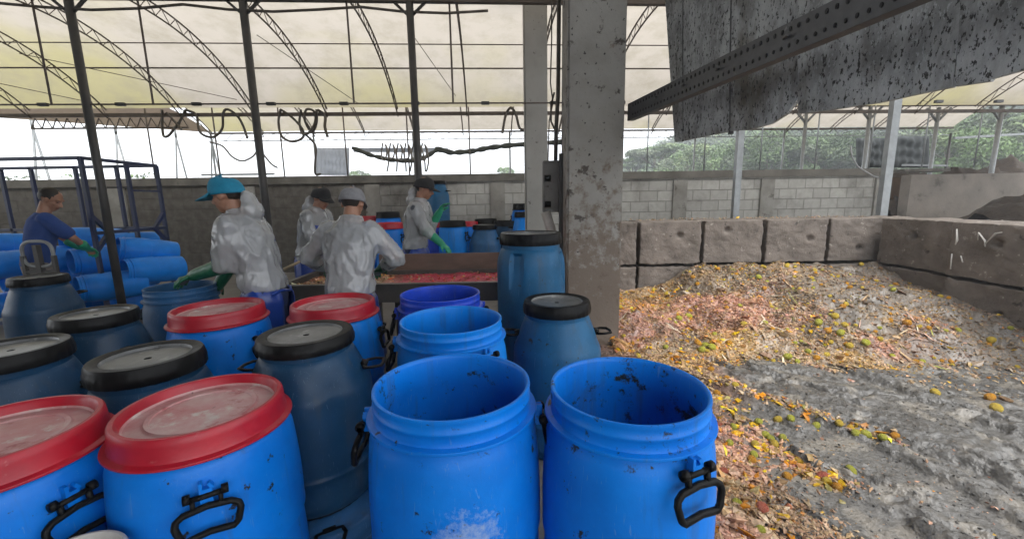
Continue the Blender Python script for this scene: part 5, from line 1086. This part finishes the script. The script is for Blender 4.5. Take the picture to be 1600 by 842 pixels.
for sx in (-1, -.33, .33, 1):
    for sy in (-1, 1): b = MB(); b.bar((sx * (TL / 2 - .06), sy * (TD / 2 - .06), 0), (sx * (TL / 2 - .06), sy * (TD / 2 - .06), TZ - .17), .06); b.build('leg', M_TRAY, tray)
def mash_h(X, Y): return TZ - .045 + .045 * (fbm(X * 4, Y * 4, 4, 51) - .4) + .02 * (fbm(X * 22, Y * 22, 3, 52) - .5)
Vm, Fm = grid(tx0 + .02, tx1 - .02, TY0 + .02, TY1 - .02, .02, mash_h)
pk = np.clip((Vm[:, 0] - at_y(590, 430, 4).x) / .25, 0, 1)[:, None]; q = fbm(Vm[:, 0] * 14, Vm[:, 1] * 14, 4, 53)[:, None]
C = (np.array([.30, .14, .09])[None] * (1 - pk) + np.array([.55, .05, .10])[None] * pk) * (.55 + .9 * q)
acc = Acc(); acc.add(Vm, Fm, C); r_ = np.random.RandomState(12)
def tscr(n, x0, x1, y0, y1, size, pr, sd): 
    r = np.random.RandomState(sd); X = x0 + (x1 - x0) * r.rand(n); Y = y0 + (y1 - y0) * r.rand(n); acc.add(*scraps(np.stack([X, Y, mash_h(X, Y)], -1), None, size, pr, sd, None, .0))
xm = at_y(592, 430, 4).x
mash_zone = 0
tscr(900, tx0 + .05, xm, TY0 + .05, TY1 - .05, .026, [3, 3, 3, 5, 6, 5, 2, .5, .3, 3, 4, 3, 1, 1], 61); tscr(420, xm, tx1, TY0 + .04, TY0 + .22, .02, [4, 5, 5, 4, 5, 3, 1, 1, .5, 2, 5, 3, 1, 1], 62); tscr(260, xm, tx1, TY0 + .3, TY1 - .04, .018, [.3, .3, .3, 5, 1.5, 1, .2, .1, .1, .4, .6, .3, .2, 4], 63)
me = acc.mesh('food_mash'); o = link('food_mash', me, M_MUSH); tag(o, 'pink and brown food mash spread in the sorting tray', 'food waste', kind='stuff')
o = bpy.data.objects.new('dummy', None)
bpy.data.objects.remove(o)
b = MB(); p, q = at_y(443, 421, 4.3), at_y(478, 404, 4.4); b.tube([p, q], .014, 8); o = b.build('wooden_stick', pm('pale_wood', (.42, .33, .22), (.34, .26, .17), 10, .7), None, True); tag(o, 'pale wooden paddle handle resting across the left end of the tray', 'stick')

# ================================================================== WORKERS
M_SHIRT = pm('dark_work_shirt', (.045, .05, .065), (.09, .095, .11), 5, .85); M_BROW = pm('eyebrow', (.12, .07, .045)); M_LIP = pm('lips', (.22, .08, .06)); M_EYE = pm('dark_eye', (.06, .04, .03), None, 5, .2); M_TRIM = pm('yellow_strap', (.6, .5, .04), None, 5, .5)
_clouds = bpy.data.textures.new('folds', 'CLOUDS'); _clouds.noise_scale = .11; _clouds.noise_depth = 3
_clouds2 = bpy.data.textures.new('soft_folds', 'CLOUDS'); _clouds2.noise_scale = .2; _clouds2.noise_depth = 2
def fuse(mb, name, vox, smooth=2, fold=0., tex=None, crease=0.):
    me = mb.mesh('tmp'); o = bpy.data.objects.new('tmp', me); COL.objects.link(o)
    r = o.modifiers.new('r', 'REMESH'); r.mode = 'VOXEL'; r.voxel_size = vox; r.use_smooth_shade = True
    if smooth: s = o.modifiers.new('s', 'SMOOTH'); s.iterations = smooth; s.factor = .5
    if fold: d = o.modifiers.new('d', 'DISPLACE'); d.texture = tex or _clouds; d.strength = fold; d.mid_level = .5; d.texture_coords = 'LOCAL'
    out = evaluate(o, name); bpy.data.objects.remove(o); bpy.data.meshes.remove(me)
    if crease:
        for v in out.vertices:
            p = v.co; q = Vector((p.x * 6.5, p.y * 6.5, p.z * 2.1)); w_ = mnoise.noise_vector(Vector((p.x, p.y, p.z)) * 3.) * 1.1
            k = mnoise.ridged_multi_fractal(q + w_, 1., 2.2, 2, 1., 2.) - 1.
            v.co = p + v.normal * crease * max(-1.1, min(1.3, k))
    out.polygons.foreach_set('use_smooth', [True] * len(out.polygons)); return out
def hand_shapes(b, wrist, d, n, side, k=1., curl=.5):
    d = d.normalized(); lat = d.cross(n).normalized() * side; n = lat.cross(d).normalized() * side
    n = n if n.dot(Vector((0, 0, -1))) > 0 else -n
    for q in (-.024, -.008, .008, .024): b.cap(wrist + lat * q * .7 * k, wrist + d * .085 * k + lat * q * 1.15 * k, .017 * k, .015 * k, 8)
    for q, L in ((-.034, .058), (-.0115, .072), (.0115, .078), (.034, .066)):
        p = wrist + d * .088 * k + lat * q * k; e = p + (d * math.cos(curl * .6) + n * math.sin(curl * .6)) * L * .52 * k; f = e + (d * math.cos(curl * 1.6) + n * math.sin(curl * 1.6)) * L * .5 * k
        b.cap(p - d * .015, e, .0100 * k, .0092 * k, 8); b.cap(e, f, .0092 * k, .0078 * k, 8)
    p = wrist + d * .022 * k + lat * .026 * k; e = p + (d * .72 + lat * .6 + n * .25).normalized() * .045 * k; f = e + (d * .9 + lat * .15 + n * .4).normalized() * .034 * k
    b.cap(p, e, .0125 * k, .0108 * k, 8); b.cap(e, f, .0105 * k, .0088 * k, 8)
def person(label, headpx, Y, rz, lean, hyaw, hpitch, arms, coat=True, cap=None, capbrim=.075, glove=None, trousers=None, apron=True, hood=True, bib=False, sleeve=1., beard=False, gl=.12):
    hp = at_y(*headpx, Y); ca, sa = math.cos(lean), math.sin(lean)
    def T(p): p = Vector(p); z = p.z - .95; return p if z <= 0 else Vector((p.x * (ca if z > .1 else 1) + z * sa, p.y, .95 + z * ca - p.x * sa * min(1, z / .3)))
    hc0 = Vector((.03, 0, 1.645)); hc = T(hc0); s = hp.z / hc.z
    fr = Matrix.Rotation(rz, 3, 'Z'); off = fr @ Vector((hc.x, hc.y, 0)) * s
    root = empty('person', (hp.x - off.x, hp.y - off.y, 0), rz); root.scale = (s, s, s); tag(root, label, 'person', 'workers at the sorting place')
    inv = fr.transposed()
    def loc(px, py, Yw): p = at_y(px, py, Yw) - Vector(root.location); return (inv @ p) / s
    HR = Matrix.Rotation(hyaw, 3, 'Z') @ Matrix.Rotation(lean * .5 + hpitch, 3, 'Y')
    H = lambda x, y, z: hc + HR @ Vector((x, y, z))
    A = {}
    for sd, (e, w_) in arms.items():
        sh = T((0, .185 * sd, 1.42)); E1, W1 = loc(*e), loc(*w_)
        # keep human limb lengths
        E1 = sh + (E1 - sh).normalized() * min(max((E1 - sh).length, .27), .315); W1 = E1 + (W1 - E1).normalized() * min(max((W1 - E1).length, .24), .275); A[sd] = (sh, E1, W1)
    b = MB()
    b.loft([(.86, 0, 0, .10, .15), (.95, 0, 0, .11, .162), (1.05, .0, 0, .10, .145), (1.15, .005, 0, .10, .145), (1.28, .005, 0, .115, .168), (1.38, 0, 0, .105, .175), (1.44, -.005, 0, .08, .15), (1.475, -.005, 0, .06, .09)], 24, T)
    b.cap(T((-.01, 0, 1.44)), H(-.02, 0, -.06), .062, .055, 14)
    b.ell(H(-.012, 0, .03), (.098, .078, .095), 20, 14, HR); b.ell(H(.018, 0, -.035), (.072, .062, .082), 18, 12, HR); b.ell(H(.052, 0, -.085), (.034, .036, .030), 12, 8, HR); b.ell(H(.045, 0, -.045), (.048, .054, .055), 14, 10, HR)
    b.cap(H(.085, 0, .012), H(.108, 0, -.028), .010, .0145, 10); b.ell(H(.100, 0, -.032), (.014, .019, .010), 10, 6, HR)
    b.cap(H(.078, .045, .028), H(.078, -.045, .028), .013, .013, 8); b.ell(H(.084, 0, -.058), (.014, .026, .006), 10, 6, HR); b.ell(H(.083, 0, -.069), (.014, .022, .007), 10, 6, HR)
    for sd in (1, -1):
        b.ell(H(-.005, .078 * sd, -.005), (.022, .010, .034), 10, 8, HR); b.ell(H(.055, .042 * sd, -.02), (.025, .022, .022), 10, 6, HR)
        b.cap((0, .088 * sd, .93), (.015, .095 * sd, .50), .088, .056, 14); b.cap((.015, .095 * sd, .50), (-.01, .10 * sd, .09), .055, .037, 12); b.cap((-.04, .10 * sd, .045), (.15, .115 * sd, .035), .036, .030, 10)
        sh, E1, W1 = A[sd]; b.cap(sh, E1, .052, .040, 12); b.cap(E1, W1, .040, .027, 12)
        dd = (W1 - E1).normalized(); hand_shapes(b, W1, dd, Vector((0, 0, -1)) if abs(dd.z) < .9 else Vector((1, 0, 0)), sd, .88, .55)
    me = fuse(b, 'person_body', .0085, 1)
    for m in (M_SKIN, M_EYE, M_HAIR, M_LIP, M_BROW, M_SHIRT): me.materials.append(m)
    HRi = HR.transposed()
    for f in me.polygons:
        q = HRi @ (f.center - hc); mi = 0
        if q.x > .04:
            if math.hypot(abs(q.y) - .031, (q.z - .002) * 1.5) < .009: mi = 1
            elif abs(abs(q.y) - .034) < .015 and abs(q.z - .026) < .0045: mi = 4
            elif abs(q.y) < .024 and abs(q.z + .064) < .009: mi = 3
        if beard and q.x > .02 and -.115 < q.z < -.072 and mi != 3 and q.length < .2: mi = 2
        if coat and (f.center - hc).length > .19 and .5 < f.center.z and abs(f.center.y) < .25: mi = 5
        f.material_index = mi
    link('body', me, [M_SKIN, M_EYE, M_HAIR, M_LIP], root)
    # hair
    b = MB(); V = []
    hk_ = .955 if cap else 1.; b.ell(H(-.024, 0, .034), (.102 * hk_, .084 * hk_, .097), 24, 16, HR); me = b.mesh('hair', True); bm = bmesh.new(); bm.from_mesh(me)
    kill = [v for v in bm.verts if (lambda q: (q.z < (.05 if q.x > .03 else (-.055 if q.x < -.035 else .012))) or q.x > .078 or (cap is not None and q.z > .05))(HRi @ (v.co - hc))]
    bmesh.ops.delete(bm, geom=kill, context='VERTS')
    for v in bm.verts: v.co += (v.co - hc).normalized() * .004 * mnoise.noise(v.co * 60)
    bm.to_mesh(me); bm.free(); link('hair', me, M_HAIR, root)
    if cap:
        b = MB(); V = []; n, m = 32, 9
        for j in range(m + 1):
            t = j / m * math.pi / 2; kx = math.cos(t) ** .62; z = .030 + .122 * math.sin(t) ** .95
            for k in range(n): a = 2 * math.pi * k / n; V.append(H(-.012 + (.120 * kx) * math.cos(a), .097 * kx * math.sin(a), z + .016 * math.cos(a) - .026))
        b.add(V, [(j * n + k, j * n + (k + 1) % n, (j + 1) * n + (k + 1) % n, (j + 1) * n + k) for j in range(m) for k in range(n)]); b.ell(H(-.012, 0, .142), (.010, .010, .006), 8, 6, HR)
        o = b.build('cap', cap, root, True); md = o.modifiers.new('t', 'SOLIDIFY'); md.thickness = .006
        b = MB(); V = []; n = 20
        for k in range(n + 1):
            a = -1.0 + 2.0 * k / n
            for t in (0, .5, 1.): rr = 1 + t * (capbrim / .11) * math.cos(a * 1.05); V.append(H(-.012 + .119 * math.cos(a) * rr, .096 * math.sin(a) * (1 + .1 * t), .026 + .008 * math.cos(a) - .020 * t * math.cos(a) - .02 * abs(math.sin(a)) * t))
        b.add(V, [(3 * k + j, 3 * (k + 1) + j, 3 * (k + 1) + j + 1, 3 * k + j + 1) for k in range(n) for j in range(2)]); o = b.build('cap_brim', cap, root, True); md = o.modifiers.new('t', 'SOLIDIFY'); md.thickness = .006
    # upper garment
    b = MB()
    if coat:
        b.loft([(.94, 0, 0, .140, .188), (1.0, 0, 0, .146, .194), (1.08, 0, 0, .140, .182), (1.16, 0, 0, .150, .192), (1.30, -.005, 0, .155, .212), (1.39, -.01, 0, .134, .205), (1.45, -.012, 0, .105, .165), (1.495, -.012, 0, .082, .098), (1.535, -.006, 0, .076, .082)], 28, T)
        for sd in (1, -1):
            sh, E1, W1 = A[sd]; b.cap(sh + Vector((0, -.03 * sd, 0)), sh.lerp(E1, .5), .088, .080, 14); b.cap(sh.lerp(E1, .5), E1, .080, .078, 14); b.cap(E1, E1.lerp(W1, .42 * sleeve), .078, .058, 14)
        if hood: b.ell(T((-.110, 0, 1.505)), (.052, .100, .080), 16, 10, Matrix.Rotation(.25 + lean, 3, 'Y')); b.ell(T((-.108, 0, 1.575)), (.040, .082, .072), 14, 10, Matrix.Rotation(.1 + lean, 3, 'Y'))
        link('raincoat', fuse(b, 'raincoat', .0105, 3, .02, None, .016), M_COAT, root)
    else:
        b.loft([(.90, 0, 0, .135, .185), (1.0, 0, 0, .132, .178), (1.15, .0, 0, .130, .178), (1.29, 0, 0, .137, .196), (1.38, -.005, 0, .124, .196), (1.44, -.008, 0, .092, .155), (1.478, -.008, 0, .072, .085)], 26, T)
        for sd in (1, -1): sh, E1, W1 = A[sd]; b.cap(sh + Vector((0, -.02 * sd, 0)), sh.lerp(E1, .75), .078, .074, 14)
        link('shirt', fuse(b, 'shirt', .0105, 3, .016, _clouds2), M_BLUECLOTH, root)
    # trousers, boots
    b = MB(); b.loft([(.80, 0, 0, .125, .175), (.90, 0, 0, .13, .182), (1.0, 0, 0, .122, .17)], 22, T)
    for sd in (1, -1): b.cap((0, .09 * sd, .90), (.015, .096 * sd, .50), .104, .080, 14); b.cap((.015, .096 * sd, .50), (-.01, .10 * sd, .22), .080, .072, 12)
    link('trousers', fuse(b, 'trousers', .0125, 2, .016, _clouds2), trousers or M_NAVYCLOTH, root)
    for sd in (1, -1):
        b = MB(); b.cap((-.01, .10 * sd, .33), (-.015, .10 * sd, .10), .066, .056, 12); b.cap((-.045, .10 * sd, .052), (.16, .116 * sd, .045), .050, .044, 12); me = fuse(b, 'boot', .0105, 2)
        for v in me.vertices: v.co.z = max(v.co.z, .002)
        link('boot', me, M_BOOT, root)
    if apron:
        b = MB(); b.loft([(1.0, 0, 0, .112, .155), (.955, 0, 0, .122, .168), (.925, 0, 0, .138, .186), (.895, 0, 0, .152, .202), (.85, .0, 0, .156, .206), (.65, .012, 0, .165, .218), (.42, .02, 0, .175, .23)], 44, T, False, R(-160), R(160))
        me = b.mesh('apron', True)
        for v in me.vertices: v.co += Vector((v.co.x, v.co.y, 0)).normalized() * .022 * mnoise.noise(Vector((math.atan2(v.co.y, v.co.x) * 4, v.co.z * 3, s * 9)))
        o = link('apron', me, M_APRON, root); md = o.modifiers.new('t', 'SOLIDIFY'); md.thickness = .004
        if bib:
            b = MB(); b.loft([(1.36, 0, 0, .178, .225), (1.2, 0, 0, .182, .226), (1.03, 0, 0, .176, .216)], 20, T, False, R(-52), R(52)); o = b.build('apron_bib', M_APRON, root, True); md = o.modifiers.new('t', 'SOLIDIFY'); md.thickness = .004
        b = MB(); b.tube([T((-.150 * math.cos(a), .202 * math.sin(a), .925 + .01 * math.sin(5 * a))) for a in [(-.75 + 1.5 * k / 14) for k in range(15)]], .010, 6, flat=.4, ref=(0, 0, 1)); o = b.build('apron_tie', M_APRON, root, True)
    if glove:
        for sd in (1, -1):
            sh, E1, W1 = A[sd]; b = MB(); dd = (W1 - E1).normalized(); b.cap(E1.lerp(W1, gl), W1, .060 - .012 * gl, .042, 14); b.cap(W1, W1 + dd * .03, .041, .036, 12); hand_shapes(b, W1, dd, Vector((0, 0, -1)) if abs(dd.z) < .9 else Vector((1, 0, 0)), sd, 1.16, .55)
            link('glove', fuse(b, 'glove', .0062, 1, .008, _clouds), glove, root)
    return root
person('worker in a clear raincoat and turquoise cap bending over a tub, dark green gloves', (354, 305), 3.08, R(182), R(14), R(-4), R(6), {1: ((352, 402, 2.92), (276, 440, 3.02)), -1: ((360, 412, 3.32), (338, 452, 3.3))}, cap=M_CAPBLUE, capbrim=.11, glove=M_GLOVE, sleeve=.25)
person('worker seen from behind in a crumpled clear raincoat and grey cap at the sorting tray', (551, 318), 3.28, R(90), R(14), 0, R(14), {1: ((484, 402, 3.25), (528, 432, 3.62)), -1: ((616, 400, 3.25), (578, 432, 3.62))}, cap=M_CAPGRY, glove=M_GLOVE, trousers=M_COAT, hood=False, sleeve=1.6)
person('worker in a clear raincoat and black cap behind the left end of the tray', (502, 310), 5.05, R(-14), R(16), R(-10), R(14), {1: ((512, 372, 5.25), (540, 392, 5.1)), -1: ((489, 374, 4.9), (520, 398, 4.86))}, cap=M_CAPBLK, glove=M_GLOVE, bib=True, trousers=M_COAT)
person('worker in a raincoat and black cap with bright green gloves beside the blue barrels', (663, 295), 5.3, R(-6), R(10), R(8), R(12), {1: ((668, 345, 5.5), (684, 336, 5.45)), -1: ((660, 350, 5.12), (682, 374, 5.08))}, cap=M_CAPBLK, glove=M_GLOVE2, trousers=M_NAVYCLOTH)
person('worker in a blue t-shirt with short dark hair at the blue barrel pile', (80, 312), 5.0, R(52), R(14), R(-34), R(24), {1: ((84, 365, 5.3), (112, 380, 5.4)), -1: ((113, 371, 4.92), (134, 386, 5.12))}, coat=False, glove=M_GLOVE2, trousers=M_GREYCLOTH, apron=False, gl=.7)
